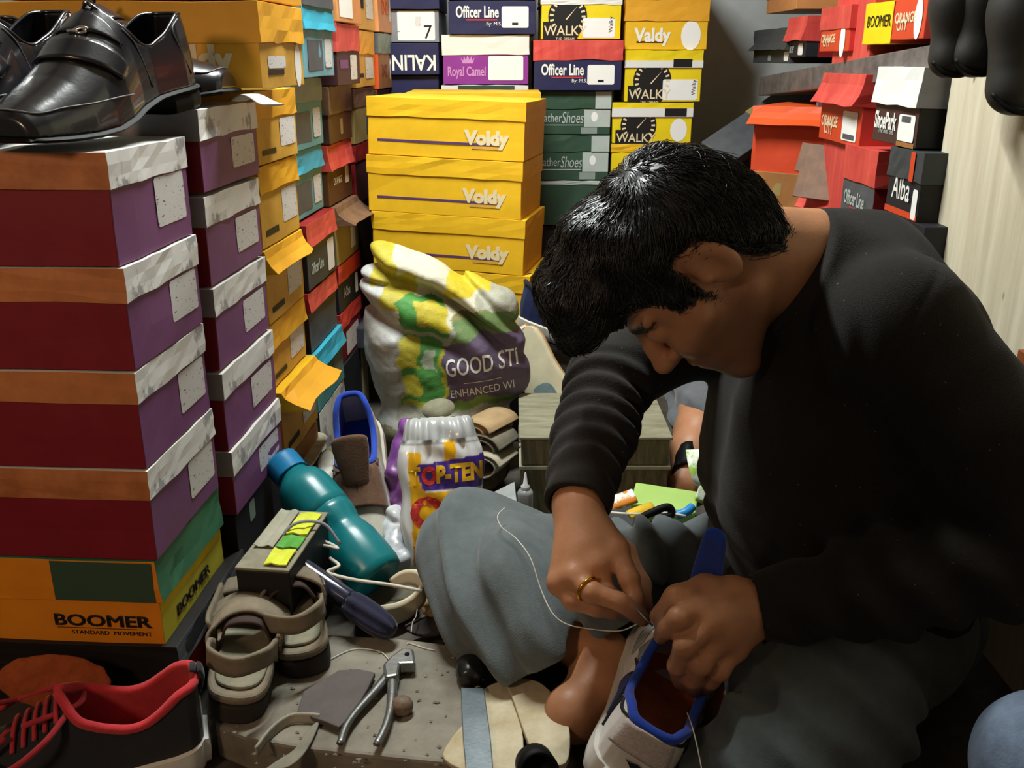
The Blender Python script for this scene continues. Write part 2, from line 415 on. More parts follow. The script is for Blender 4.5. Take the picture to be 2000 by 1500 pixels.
def shoebox(label, loc, rot, w, L, h, body, lid=None, lh=None, front=None, side=None, lfront=None, lside=None, ltop=None, dec=(), ldec=(), sdec=(), lsdec=(),
            flap=0, group=None, open_lid=False, tilt=0, name='shoe_box', sface='L', twist=0, lname='lid'):
    e = Euler((0, 0, rot)).to_matrix()
    if tilt: e = e @ Matrix.Rotation(tilt, 3, 'Y')
    r = thing(name, label, 'shoe box', loc, e, group)
    lh = (lh if lh else .036) if lid else 0; t = .0022
    bw, bL = w - 2*t, L - 2*t
    bulge = random.uniform(-.0003, .0003)
    def bf(x, y, z): return (x*(1+bulge*8*math.sin(max(0, min(1, z/h))*3.14)), y + (.0003*math.sin(x*40) if y < t*2 else 0), z)
    V, F, T = boxgrid((-bw/2, t, .0004), (bw/2, t+bL, h-.0025 if lid else h), (4, 2, 3), .0004, bf)
    ms = [K[front or body], K[side or body], K[body]]
    ix = [{0: 0, 1: 1, 3: 1}.get(q, 2) for q in T]
    b = mk('body', V, F, ms, r, idx=ix)
    mod = b.modifiers.new('bevel', 'BEVEL'); mod.width = .0012; mod.segments = 2; mod.limit_method = 'ANGLE'; mod.angle_limit = R(50)
    deco(b, 'F', bw, bL, h-lh, [(it if it[0] != 'x' else it) for it in dec]) if dec else None
    for ch in b.children: ch.location.y += t + .0002
    if sdec:
        n0 = set(b.children); deco(b, sface, bw, bL, h-lh, sdec)
    if lid:
        z0 = h - lh; sag = random.uniform(0, .0015)
        def lf(x, y, z):
            d = (h - z) / lh
            if y < .001 and d > 0: y -= flap*lh*d*d*(1+.12*math.sin(x*30)); z += (abs(flap)*lh*.28*d if flap else 0)
            if d > .9: z += sag*math.sin(x*19+1)+.0008*math.sin(x*60)
            if twist: x, y = x*math.cos(twist)-y*math.sin(twist), x*math.sin(twist)+y*math.cos(twist)
            return (x, y, z)
        V, F, T = boxgrid((-w/2, 0, z0), (w/2, L, h), (8, 4, 3), .00045, lf, skip=(5,))
        ms = [K[lfront or lid], K[lside or lid], K[ltop or lid]]
        ix = [{0: 0, 1: 1, 3: 1}.get(q, 2) for q in T]
        l = mk(lname, V, F, ms, r, idx=ix)
        mod = l.modifiers.new('thick', 'SOLIDIFY'); mod.thickness = .0014; mod.offset = -1
        mod = l.modifiers.new('bevel', 'BEVEL'); mod.width = .0014; mod.segments = 2; mod.limit_method = 'ANGLE'; mod.angle_limit = R(50)
        if ldec:
            deco(l, 'F', w, L, lh, ldec)
            for ch in l.children: ch.location.z += z0; ch.location.y -= .001
        if lsdec:
            s0 = set(l.children); deco(l, sface, w, L, lh, lsdec)
            for ch in l.children:
                if ch not in s0: ch.location.z += z0
    return r
YAW = 3.7
def lbox(Y0, px, pt, pb, label, w=.2, L=.31, yaw=None, dx=0, **k):
    """box in the left-hand wall of boxes: its end looks into the room; px/pt/pb = near front corner, top and bottom rows in the photo"""
    y = (YAW if yaw is None else yaw) + random.uniform(-.5, .5)
    c = P(px, pt, Y0); zt = c.z; zb = P(px, pb, Y0).z
    tx, ty = math.sin(R(y)), math.cos(R(y))
    return shoebox(label, (c.x + tx*w/2 + dx, Y0 + ty*w/2, zb), R(90-y), w, L, zt-zb-.0006, sface='L', **k)
PUR = dict(body='maroon', front='purple', side='maroon', lid='white', lfront='camo', lside='copper', ltop='white', lh=.036, dec=[('st', .55, .32, .95, .97)])
PURG = dict(PUR, lside='grey', dec=[('st', .5, .3, .93, .92)])
G_A = 'purple boxes of the nearest left stack'; G_B = 'purple boxes of the second left stack'
lbox(.95, 206, 297, 524, 'topmost purple and maroon shoe box of the nearest stack, under the black loafers', group=G_A, **dict(PUR, lside='copperworn', dec=[('st', .52, .3, .93, .99)]))
lbox(.95, 240, 525, 727, 'second purple and maroon shoe box down the nearest stack, plain copper lid side', group=G_A, **PUR)
lbox(.95, 262, 728, 920, 'third purple and maroon shoe box down the nearest stack, plain copper lid side', group=G_A, **PUR)
lbox(.95, 286, 921, 1097, 'fourth purple and maroon shoe box, scuffed copper lid, standing on the orange box', group=G_A, **dict(PUR, lside='copperworn', ))
lbox(.95, 302, 1098, 1263, 'orange box with black print at the bottom of the nearest stack, green and yellow end', L=.335, body='boomer', front='lime', side='boomer', lid='forest', lfront='forest', lside='boomer', lh=.054,
     sdec=[('tx', 'BOOMER', .60, .42, .021, 'inkb', dict(xs=1.36, bd=.0006)), ('bar', .61, .355, .9, .372, 'inkb'), ('tx', 'STANDARD  MOVEMENT', .66, .22, .0075, 'inkb', dict(xs=1.15))],
     lsdec=[('bar', .63, .03, .985, .97, 'green')], ldec=(), dec=[('bar', .0, .72, .99, .99, 'lemon'), ('tx', 'BOOMER', .2, .25, .02, 'inkb', dict(xs=1.3, bd=.0005))], flap=.06)
lbox(.945, 345, 1264, 1380, 'dark brown shoe box with grey and orange end, on the floor under the orange box', w=.235, L=.36, body='blk', front='orange', side='blk', lid='blk', lfront='slate', lside='blk', lh=.03, flap=.1, dec=[('stw', .5, .5, .98, .95)], ldec=[('bar', .1, .1, .75, .9, 'char')])
rowB = [(385, 212, 378, 'topmost purple shoe box of the second stack, beside the heel of the loafer'), (398, 386, 561, 'second purple shoe box down the second left stack'), (416, 565, 727, 'middle purple shoe box of the second left stack'),
        (433, 730, 882, 'fourth purple shoe box down the second left stack'), (452, 883, 1010, 'lowest purple shoe box of the second left stack, level with the bottle cap')]
for px, a, b, lb in rowB: lbox(1.17, px, a, b, lb, group=G_B, w=.215, **PURG)
lbox(1.17, 462, 1012, 1130, 'black shoe box under the purple boxes of the second stack', w=.22, body='ink', front='ink', side='blk', dec=[('stw', .25, .62, .36, .95, 'sage')])
lbox(1.17, 466, 1132, 1215, 'charcoal shoe box on the floor below the second stack', w=.22, body='blk')
# yellow column
t_ = 'big amber shoe box with white lettering on its side, jutting out above'
lbox(1.29, 501, 0, 175, t_, w=.205, L=.34, body='amber', lid='amber', lh=.05, front='amberw', sdec=[('tx', 'Voldy', .56, .38, .046, 'cream', dict(off=.05))], dec=[('oval', .86, .5, .016, .03), ('st', .15, .45, .55, .72), ('bar', .14, .3, .5, .42, 'inkb')], flap=.04)
lbox(1.31, 498, -150, -1, 'amber shoe box on top of the big amber one at the frame edge', w=.2, L=.34, body='amber', lid='amber', lh=.05)
YB = dict(body='amberw', side='amber', lid='yellow', lfront='amber', lh=.04)
for px, a, b, lb, fl in [(496, 178, 326, 'amber shoe box in shade directly under the big jutting amber box', 0), (502, 328, 490, 'amber shoe box with clean lid behind the second purple box', .05),
                     (516, 492, 638, 'amber shoe box whose lid end flares out beside the red lid', .5), (523, 640, 766, 'amber shoe box with a closed lid beside the dark blue box', .12), (549, 768, 905, 'lowest amber shoe box, its lid flap hanging wide open', 1.15)]:
    lbox(1.41, px, a, b, lb, w=.205, flap=fl, group='amber boxes of the third left stack', dec=[('st', .55, .3, .95, .95), ('bar', .1, .2, .42, .32, 'inkb')], **YB)
lbox(1.42, 560, 906, 1045, 'kraft brown shoe box on the floor below the amber stack', w=.2, body='kraft')
# teal column
TB = dict(w=.205, lid='teal', body='teal', lh=.04, dec=[('st', .68, .2, .93, .85), ('bar', .12, .15, .6, .8, 'slate')])
lbox(1.64, 589, -75, 10, 'dark slate shoe box on top of the teal column at the frame edge', w=.2, body='slate', lid='slate')
lbox(1.64, 588, 5, 152, 'topmost teal shoe box with a bent lid, next to the big amber box', front='tealp', flap=.12, **TB)
lbox(1.64, 563, 155, 300, 'teal shoe box with a faded grey green lid end', front='tealg', lfront='sage', **{**TB, 'side': 'teal'})
lbox(1.64, 567, 301, 438, 'teal shoe box with bright blue lid above the red lidded box', front='tealg', flap=.1, **TB)
lbox(1.64, 597, 441, 572, 'dark shoe box with ribbed red lid and white sticker beside the flared amber lid', w=.205, body='char', side='blk', lid='redd', lfront='redp', lside='redd', lh=.042, flap=.08, dec=[('stw', .68, .12, .92, .9), ('tx', 'Officer Line', .1, .35, .028, 'inks', dict(xs=.62, off=.02))])
lbox(1.64, 602, 575, 692, 'slate blue shoe box with plain red lid above the low teal box', w=.205, body='slate', side='blk', lid='redd', lfront='redp', lside='redd', lh=.036, flap=.1)
lbox(1.64, 617, 693, 808, 'lowest teal shoe box, near the upended white sneaker', w=.21, front='tealg', lid='teal', body='teal', lh=.036, flap=.2, dec=[('bar', .6, .3, .9, .9, 'sage')])
lbox(1.64, 625, 809, 930, 'grey patterned shoe box at the bottom of the teal column', w=.21, body='slate', front='camo', side='blk')
# the narrow far columns
E_ = [(657, -60, 42, 'pale shoe box with a white sticker at the top of the narrow column', dict(body='tan', dec=[('stw', .05, .1, .6, .95)])),
      (656, 43, 168, 'red lidded plum shoe box with a long sticker at the head of the narrow column', dict(body='plum', front='plum', lid='redp', lh=.05, dec=[('st', .55, .15, .85, .9), ('bar', .1, .5, .45, .75, 'purple')])),
      (640, 169, 284, 'dark chocolate shoe box under a dull grey brown lid', dict(body='choc', lid='bark', lh=.052, front='brown', dec=[('stw', .45, .25, .57, .8, 'khaki')])),
      (638, 285, 405, 'brown shoe box with salmon red lid and small white print', dict(body='brown', lid='redp', lh=.05, flap=.15, dec=[('stw', .7, .45, .86, .98, 'cream'), ('tx', 'ORANGE', .2, .55, .02, 'cream', dict(xs=.8))])),
      (655, 407, 522, 'khaki shoe box with its brown lid end hanging open', dict(body='khaki', lid='bark', lh=.044, flap=.9, dec=[('st', .62, .2, .85, .95)])),
      (660, 523, 615, 'black shoe box with a dark red lid beside the sack', dict(body='ink', lid='redd', lfront='red', lh=.036, dec=[('tx', 'Alba', .2, .4, .03, 'inks'), ('stw', .72, .2, .85, .9)])),
      (664, 616, 715, 'maroon shoe box with a red lid and pinkish sticker low by the sack', dict(body='maroon', lid='red', lh=.036, dec=[('st', .25, .1, .85, .8)])),
      (672, 716, 830, 'black shoe box on the floor behind the upended white sneaker', dict(body='ink', ))]
for px, a, b, lb, k in E_: lbox(1.87, px, a, b, lb, w=.2, **k)
F_ = [(690, -70, 56, 'tan shoe box with a paper sticker at the top, left of the orange ones', dict(body='amberw', dec=[('st', .55, .2, .95, .95), ('bar', .1, .35, .45, .5, 'inkb')])),
      (692, 57, 172, 'tan shoe box with amber lid under the topmost tan one', dict(body='amberw', lid='amber', lh=.048, dec=[('st', .5, .25, .92, .9), ('bar', .08, .3, .4, .42, 'inkb')])),
      (690, 173, 283, 'worn brown and mustard shoe box tucked behind the yellow stack', dict(body='khaki', lid='bark', lh=.04, dec=[('bar', .6, .2, .98, .9, 'slate')])),
      (694, 284, 400, 'dark red shoe box in the gap left of the yellow stack', dict(body='redd', front='plum', lid='redd')),
      (698, 401, 520, 'black shoe box in the gap left of the yellow stack', dict(body='blk')), (702, 521, 700, 'dark brown carton at the bottom of the gap by the sack', dict(body='choc'))]
for px, a, b, lb, k in F_: lbox(2.09, px, a, b, lb, w=.2, **k)
G_ = [(736, -60, 62, 'light orange shoe box at the top beside the navy stack', dict(body='tan', front='tan', dec=[('st', .8, .2, .92, .9), ('tx', 'D42', .25, .3, .045, 'ored', {})])),
      (738, 63, 175, 'orange shoe box with dull grey lid and red print beside the navy stack', dict(body='orange', front='kraft', lid='slate', lfront='sage', lh=.045, dec=[('tx', 'D42', .2, .35, .04, 'redd', {}), ('stw', .82, .25, .9, .8)])),
      (738, 176, 300, 'brown shoe box hidden low behind the yellow stack', dict(body='brown'))]
for px, a, b, lb, k in G_: lbox(2.305, px, a, b, lb, w=.17, **k)
# back wall: ends look at the camera
def bbox(x0, x1, pt, pb, label, Y=2.46, L=.3, yaw=0, **k):
    a, b = P(x0, pt, Y), P(x1, pt, Y); zb = P((x0+x1)/2, pb, Y).z if pb else .001
    w = b.x - a.x
    return shoebox(label, ((a.x+b.x)/2, Y, zb), R(yaw), w, L, a.z - zb - .0006, **k)
bbox(700, 858, -60, 18, 'navy shoe box at the top of the stack beside the orange boxes', body='navy')
bbox(698, 858, 19, 83, 'grey and white shoe box end marked with a 7', body='grey', front='grey', dec=[('stw', .48, .06, .95, .97), ('tx', '7', .8, .12, .045, 'inkb'), ('st', .7, .5, .78, .8)], Y=2.47)
bbox(695, 858, 84, 146, 'navy shoe box standing upside down, its white lettering inverted', body='navy', dec=[('tx', 'KALING', .97, .62, .05, 'inkw', dict(flip=True, xs=.78, off=.02))], Y=2.455)
bbox(697, 858, 147, 236, 'plain navy shoe box under the upside down one', body='navy', Y=2.47)
bbox(697, 858, 237, 0, 'plain dark carton low behind the yellow stack', body='ink', Y=2.47)
OL = [('tx', 'Officer Line', .08, .52, .036, 'inkw', dict(xs=.6, off=.025)), ('bar', .2, .42, .56, .46, 'inkr'), ('tx', 'By: M.S.', .43, .27, .012, 'inkw', {}), ('stw', .61, .2, .92, .85), ('bar', .73, .28, .8, .36, 'inkb')]
bbox(872, 1048, -60, 1, 'dark shoe box at the top edge above the navy box with white lettering', body='ink')
bbox(874, 1048, 2, 67, 'navy shoe box with white lettering on top of the white lid', body='navy', dec=OL, Y=2.45)
bbox(862, 1034, 68, 165, 'magenta shoe box under a plain white lid', body='magenta', lid='white', lh=.046, dec=[('tx', 'Royal Camel', .05, .3, .031, 'inkl', dict(xs=.6, off=.02)), ('crown', .29, .72, .018), ('stw', .53, .14, .94, .97)])
bbox(862, 1032, 166, 262, 'green lidded white shoe box under the magenta one', body='green', lid='white', ldec=[('bar', .19, .0, .84, .98, 'green')], lh=.045)
bbox(862, 1032, 263, 0, 'green carton low behind the yellow stack', body='green')
WK = [('dial', .33, .66, .047), ('stw', .52, .05, .93, .62), ('tx', 'Walky', .9, .2, .014, 'inkb', dict(tilt=90))]
bbox(1056, 1216, -50, -3, 'yellow shoe box lid edge at the top of the middle back stack', body='yellow')
bbox(1056, 1216, -2, 77, 'yellow shoe box with black dial emblem, above the red lid', body='lemon', lid='white', lh=.012, dec=WK, Y=2.45)
bbox(1042, 1218, 78, 177, 'navy shoe box with red lid and white lettering in the middle back stack', body='ink', front='navy', lid='redp', lh=.046, dec=OL, Y=2.43)
LS = [('tx', 'Leather', -.02, .5, .03, 'inks', dict(xs=.7)), ('tx', 'Shoes', .33, .45, .04, 'inks', dict(xs=.58, shear=.2)), ('bar', .02, .36, .62, .39, 'inks'), ('bar', .64, .3, .995, .98, 'greenw'), ('oval', .78, .7, .008, .012), ('bar', .6, .03, .82, .28, 'sage')]
bbox(1048, 1196, 178, 263, 'green shoe box with silver lettering and green lid, beside the yellow stack', body='green', lid='green', lh=.042, dec=LS, ldec=[('bar', .78, .02, .99, .98, 'greenw')], Y=2.45)
bbox(1046, 1192, 264, 352, 'second green shoe box with silver lettering, beside the black hair', body='green', lid='green', lh=.04, dec=LS, ldec=[('bar', .75, .02, .99, .98, 'greenw')], Y=2.45)
bbox(1044, 1190, 353, 440, 'third green shoe box with a pale strip, mostly behind the head', body='green', lid='greenw', lh=.01, Y=2.45)
bbox(1044, 1190, 441, 0, 'black carton below the green shoe boxes', body='ink', Y=2.46)
bbox(1222, 1388, -1, 97, 'amber shoe box with a round white sticker topping the right back stack', body='yellow', lid='amber', lh=.048, dec=[('tx', 'Valdy', .12, .3, .042, 'inkw', dict(xs=.92, off=.04)), ('bar', .14, .24, .5, .3, 'inkb'), ('oval', .8, .5, .024, .034)])
bbox(1221, 1375, 98, 199, 'yellow shoe box with black dial emblem and white band, second in the right back stack', body='lemon', lid='lemon', lh=.04, ldec=[('bar', 0, 0, 1, .42, 'white'), ('bar', .62, .02, .86, .5, 'inkb')], dec=[('dial', .36, .62, .047), ('stw', .5, .05, .96, .66), ('tx', 'Walky', .93, .2, .014, 'inkb', dict(tilt=90))], Y=2.45)
bbox(1196, 1355, 200, 280, 'yellow shoe box with dial emblem and oval sticker, third in the right back stack', body='lemon', lid='lemon', lh=.034, ldec=[('bar', 0, 0, 1, .62, 'white'), ('bar', .65, .02, .92, .6, 'inkb')], dec=[('dial', .33, .68, .045), ('oval', .84, .5, .021, .028)], Y=2.45)
bbox(1194, 1352, 281, 370, 'yellow shoe box right above the black hair', body='lemon', lid='yellow', lh=.02, dec=[('bar', .3, .2, .7, .5, 'inkb')], Y=2.45)
bbox(1194, 1350, 371, 0, 'yellow carton hidden behind the head', body='yellow', Y=2.46)
bbox(1225, 1390, -90, -2, 'dark box on top of the right back stack at the frame edge', body='choc')
# yellow stacks in the middle
VD = [('tx', 'Voldy', .63, .4, .036, 'cream', dict(off=.06, xs=1.05)), ('bar', .06, .36, .86, .42, 'inkp'), ('bar', .67, .27, .84, .34, 'amberw')]
GV = 'yellow boxes of the front stack'
base = P(712, 190, 2.0)
rows = [187, 301, 411, 517, 622]
lbs = ['topmost wide yellow shoe box of the front stack', 'second wide yellow shoe box down the front stack', 'third wide yellow shoe box of the front stack, above the sack mouth', 'lowest wide yellow shoe box, half hidden behind the sack']
for i in range(4):
    x0 = [712, 712, 722, 736][i]; a = P(x0, rows[i], 2.02); zb = P(x0, rows[i+1], 2.02).z; w = .335
    yw = R(-13); h = a.z - zb - .001
    shoebox(lbs[i], (a.x + math.cos(yw)*w/2, 2.02 + math.sin(yw)*w/2, zb - .0045 - .0*i), yw, w, .205, h, 'yellow', lid='yellow', lh=.037, side='amber', lside='amber', dec=VD, tilt=R(1.6), group=GV)
for i, (a, b, lb) in enumerate([(180, 290, 'topmost yellow shoe box of the rear stack, showing behind the front one'), (291, 405, 'second yellow shoe box of the rear stack, showing a narrow strip'), (406, 515, 'third yellow shoe box of the rear stack, in shadow'), (516, 640, 'lowest yellow shoe box of the rear stack, in shadow')]):
    bbox(792, [1056, 1045, 1040, 1034][i], a, b, lb, Y=2.235, L=.2, body='amber', front='yellow', lid='yellow', lh=.04, dec=[('oval', .93, .6, .008, .016)] if i < 2 else (), group='yellow boxes of the rear stack')
z = P(980, 634, 2.02).z
t = thing('bench', 'low dark bench carrying the yellow boxes', 'bench', (-.16, 2.1, 0), (0, 0, R(-8)))
rbox('top', (-.2, -.11, z-.055), (.22, .13, z-.006), mat('bench_top', '#4b4c58', .6, .2, 20, .2), t, .003)
for sx in (-.18, .19):
    rbox('leg', (sx-.012, -.09, 0), (sx+.014, -.05, z-.056), mat('old_wood', '#8b8468', .8, .25, 15, .3, stretch=(4, 4, .6)), t, .002)
# ---------------------------------------------------------------- right-hand shelf
XR = .60
M_SHELF = mat('shelf_board', '#6f6763', .6, .25, 12, .15, stretch=(.6, 3, 3))
def rb(xf, xn, pt, pb, label, x0=XR, L=.28, **k):
    """box on the right: its end looks left into the room; xf/xn far and near pixel columns, pt/pb rows at the near corner"""
    n = PX(xn, pt, x0); f = PX(xf, pt, x0); zb = P(xn, pb, n.y).z if pb else .001
    w = f.y - n.y; rot = k.pop('yaw', 0)
    return shoebox(label, (x0, n.y + w/2, zb), R(-90+rot), w, L, n.z - zb, sface='R', **k)
s = thing('shelf', 'dark grey wooden shelf board fixed to the right wall under the upper boxes', 'shelf')
a, b = PX(1482, 150, XR+.01), PX(1822, 86, XR+.01)
def tiltf(a, b, h0, h1):
    def f(x, y, z): t_ = (y - b.y)/(a.y - b.y); return (x, y, b.z + (a.z - b.z)*t_ + z)
    return f
rbox('board', (XR+.012, b.y, -.045), (1.0, a.y, 0), M_SHELF, s, .002, fn=tiltf(a, b, 0, 0), n=(1, 4, 1))
for yy in (2.0, 1.5):
    rbox('post', (XR+.02, yy, 0), (XR+.032, yy+.012, b.z + (a.z-b.z)*(yy-b.y)/(a.y-b.y) - .047), mat('galvanised', '#9b9ea2', .4, .1, metal=.7), s, .001)
OC = [('tx', 'ORANGE', .06, .42, .021, 'cream', dict(xs=.95, off=.02)), ('tx', 'CITY', .14, .24, .021, 'cream', dict(xs=.9, off=.02))]
ov = [('oval', .8, .5, .014, .03)]
def sb(xf, xn, pt, pb, label, **k):
    return rb(xf, xn, pt, pb, label, **k)
sb(1474, 1545, 52, 124, 'dark grey shoe box with a crushed lid at the far end of the upper shelf', body='char', lid='char', lh=.05, flap=.25, dec=[('bar', .45, .2, .53, .7, 'sage'), ('stw', .88, .2, .99, .95)])
sb(1541, 1578, 30, 112, 'black shoe box with a red lid on the upper shelf', body='ink', lid='redp', lh=.05, flap=.2, dec=[('stw', .62, .15, .88, .9), ('tx', 'Officer', .02, .3, .03, 'inks', dict(xs=.6))], sdec=[('bar', .1, .0, .9, .9, 'redd')])
sb(1606, 1664, 8, 100, 'red shoe box with oval sticker on the upper shelf, left of the yellow end', body='ored', side='red', lid='redp', lh=.04, dec=OC+ov)
sb(1690, 1746, 0, 86, 'yellow end shoe box on the upper shelf between two red ones', body='lemon', side='ored', dec=[('tx', 'BOOMER', .12, .42, .026, 'inkb', dict(xs=1.0))])
sb(1748, 1812, -10, 76, 'red shoe box on the upper shelf partly behind the hanging boot', body='ored', side='red', dec=OC+ov)
sb(1500, 1560, -50, 18, 'tan box standing above the crushed grey one', body='tan', lid='ink', x0=XR+.03)
sb(1640, 1715, -60, 0, 'red lid box at the top edge above the upper shelf row', body='redp', x0=XR+.01)
# lower group
sb(1608, 1692, 146, 290, 'red shoe box with a torn raised lid below the shelf', body='ored', side='red', lid='redp', lside='red', lh=.058, flap=.35, dec=[('tx', 'ORANGE', .05, .42, .027, 'cream', dict(xs=.85, off=.02)), ('tx', 'CITY', .14, .2, .027, 'cream', dict(xs=.85, off=.02)), ('stw', .58, .12, .92, .92), ('bar', .62, .16, .88, .3, 'slate')])
sb(1716, 1806, 132, 292, 'brown shoe box with a white lid and tall sticker below the shelf', body='choc', front='choc', side='blk', lid='white', lside='grey', lh=.058, flap=.1, dec=[('tx', 'ShoePark', .03, .38, .036, 'inkw', dict(xs=.66, off=.03)), ('tx', 'The best one', .15, .25, .012, 'inks', {}), ('stw', .6, .14, .95, .82), ('bar', .66, .62, .86, .78, 'slate'), ('bar', .6, 0, .98, .12, 'kraft')])
sb(1650, 1716, 296, 440, 'charcoal shoe box with a salmon red lid behind the shoulder', body='slate', side='redd', lid='redp', lside='red', lh=.06, dec=[('tx', 'Officer Line', .1, .32, .034, 'inks', dict(xs=.62, off=.02)), ('bar', .3, .22, .75, .26, 'inkr')])
sb(1738, 1806, 300, 442, 'black shoe box with white lettering and red base line under the white lidded one', body='navy', front='ink', side='blk', lid='char', lh=.045, dec=[('tx', 'Alba', .18, .5, .05, 'inkw', dict(xs=.75, off=.01)), ('bar', .0, .1, .99, .26, 'ored'), ('stw', .82, .12, .96, .85)], ldec=[('bar', .68, .02, .8, .98, 'ored')])
sb(1664, 1716, 441, 0, 'dark carton under the charcoal red lidded box, behind the man', body='char')
sb(1745, 1806, 444, 0, 'dark carton under the black lettered box, behind the man', body='ink')
c = P(1484, 250, 2.05)
ob = shoebox('bright orange shoe box with a torn open lid in the corner', (.585, 2.02, P(1500, 356, 2.0).z), R(-38), .19, .26, .15, 'orange', side='orange', front='ored', lid='orange', lh=.045, flap=.75, twist=R(3))
plate('torn_edge', Vector((.096, .03, 0)), Vector((0, 1, 0)), [(0, .03), (.012, .035), (.02, .075), (.03, .1), (.022, .105), (.014, .08)], K['white'], [q for q in ob.children if q.name.startswith('body')][0])
shoebox('tan carton under the bright orange box, behind the neck', (.575, 2.02, P(1500, 440, 2.0).z), R(-38), .2, .26, .105, 'kraft', dec=[('bar', .15, .55, .45, .8, 'khaki')])
shoebox('dark tan carton in the corner below', (.575, 2.03, .02), R(-36), .2, .26, P(1500, 440, 2.0).z-.022, 'brown')
# long slanted dark box leaning in the corner
a, b = P(1402, 318, 2.38), P(1590, 190, 2.52)
d = (b - a); rotm = frame(d, (0, -.5, 1))
t = thing('long_box', 'long dark box with a pale rim leaning aslant in the back corner', 'box', (a+b)/2, rotm)
Lb = d.length
rbox('body', (-Lb/2, -.05, -.045), (Lb/2, .05, .012), K['char'], t, .002)
rbox('lid', (-Lb/2-.004, -.054, .0125), (Lb/2, .054, .038), K['slate'], t, .002)
rbox('band', (-.02, -.0555, .012), (.012, .0555, .0395), K['khaki'], t, .0006)
text('Z', .035, K['inks'], t, (-.05, -.0512, -.035), Matrix(((1, 0, 0), (0, 0, -1), (0, 1, 0))), xs=1.5)
# brown card flaps beside the red box
for i, (px, py, lb, rx) in enumerate([(1606, 312, 'upper loose brown card flap beside the orange box', 62), (1602, 362, 'lower loose brown card flap above the salmon lid', 58)]):
    q = P(px, py, 1.9 - .03*i)
    o = rbox('card_flap', (-.046, -.03, -.0015), (.046, .03, .0015), K['bark'], None, .0006, n=(6, 4, 1), fn=lambda x, y, z: (x, y, z + .006*math.sin(x*25)))
    o.location = q; o.rotation_euler = (R(rx), R(8), R(-22)); setp(o, lb, 'card')
q = P(1612, 400, 1.9)
shoebox('salmon red shoe box lid lying slanted behind the neck', (q.x-.01, 1.86, q.z-.03), R(-62), .15, .2, .05, 'redp', lid='redp', lh=.03, flap=.5)
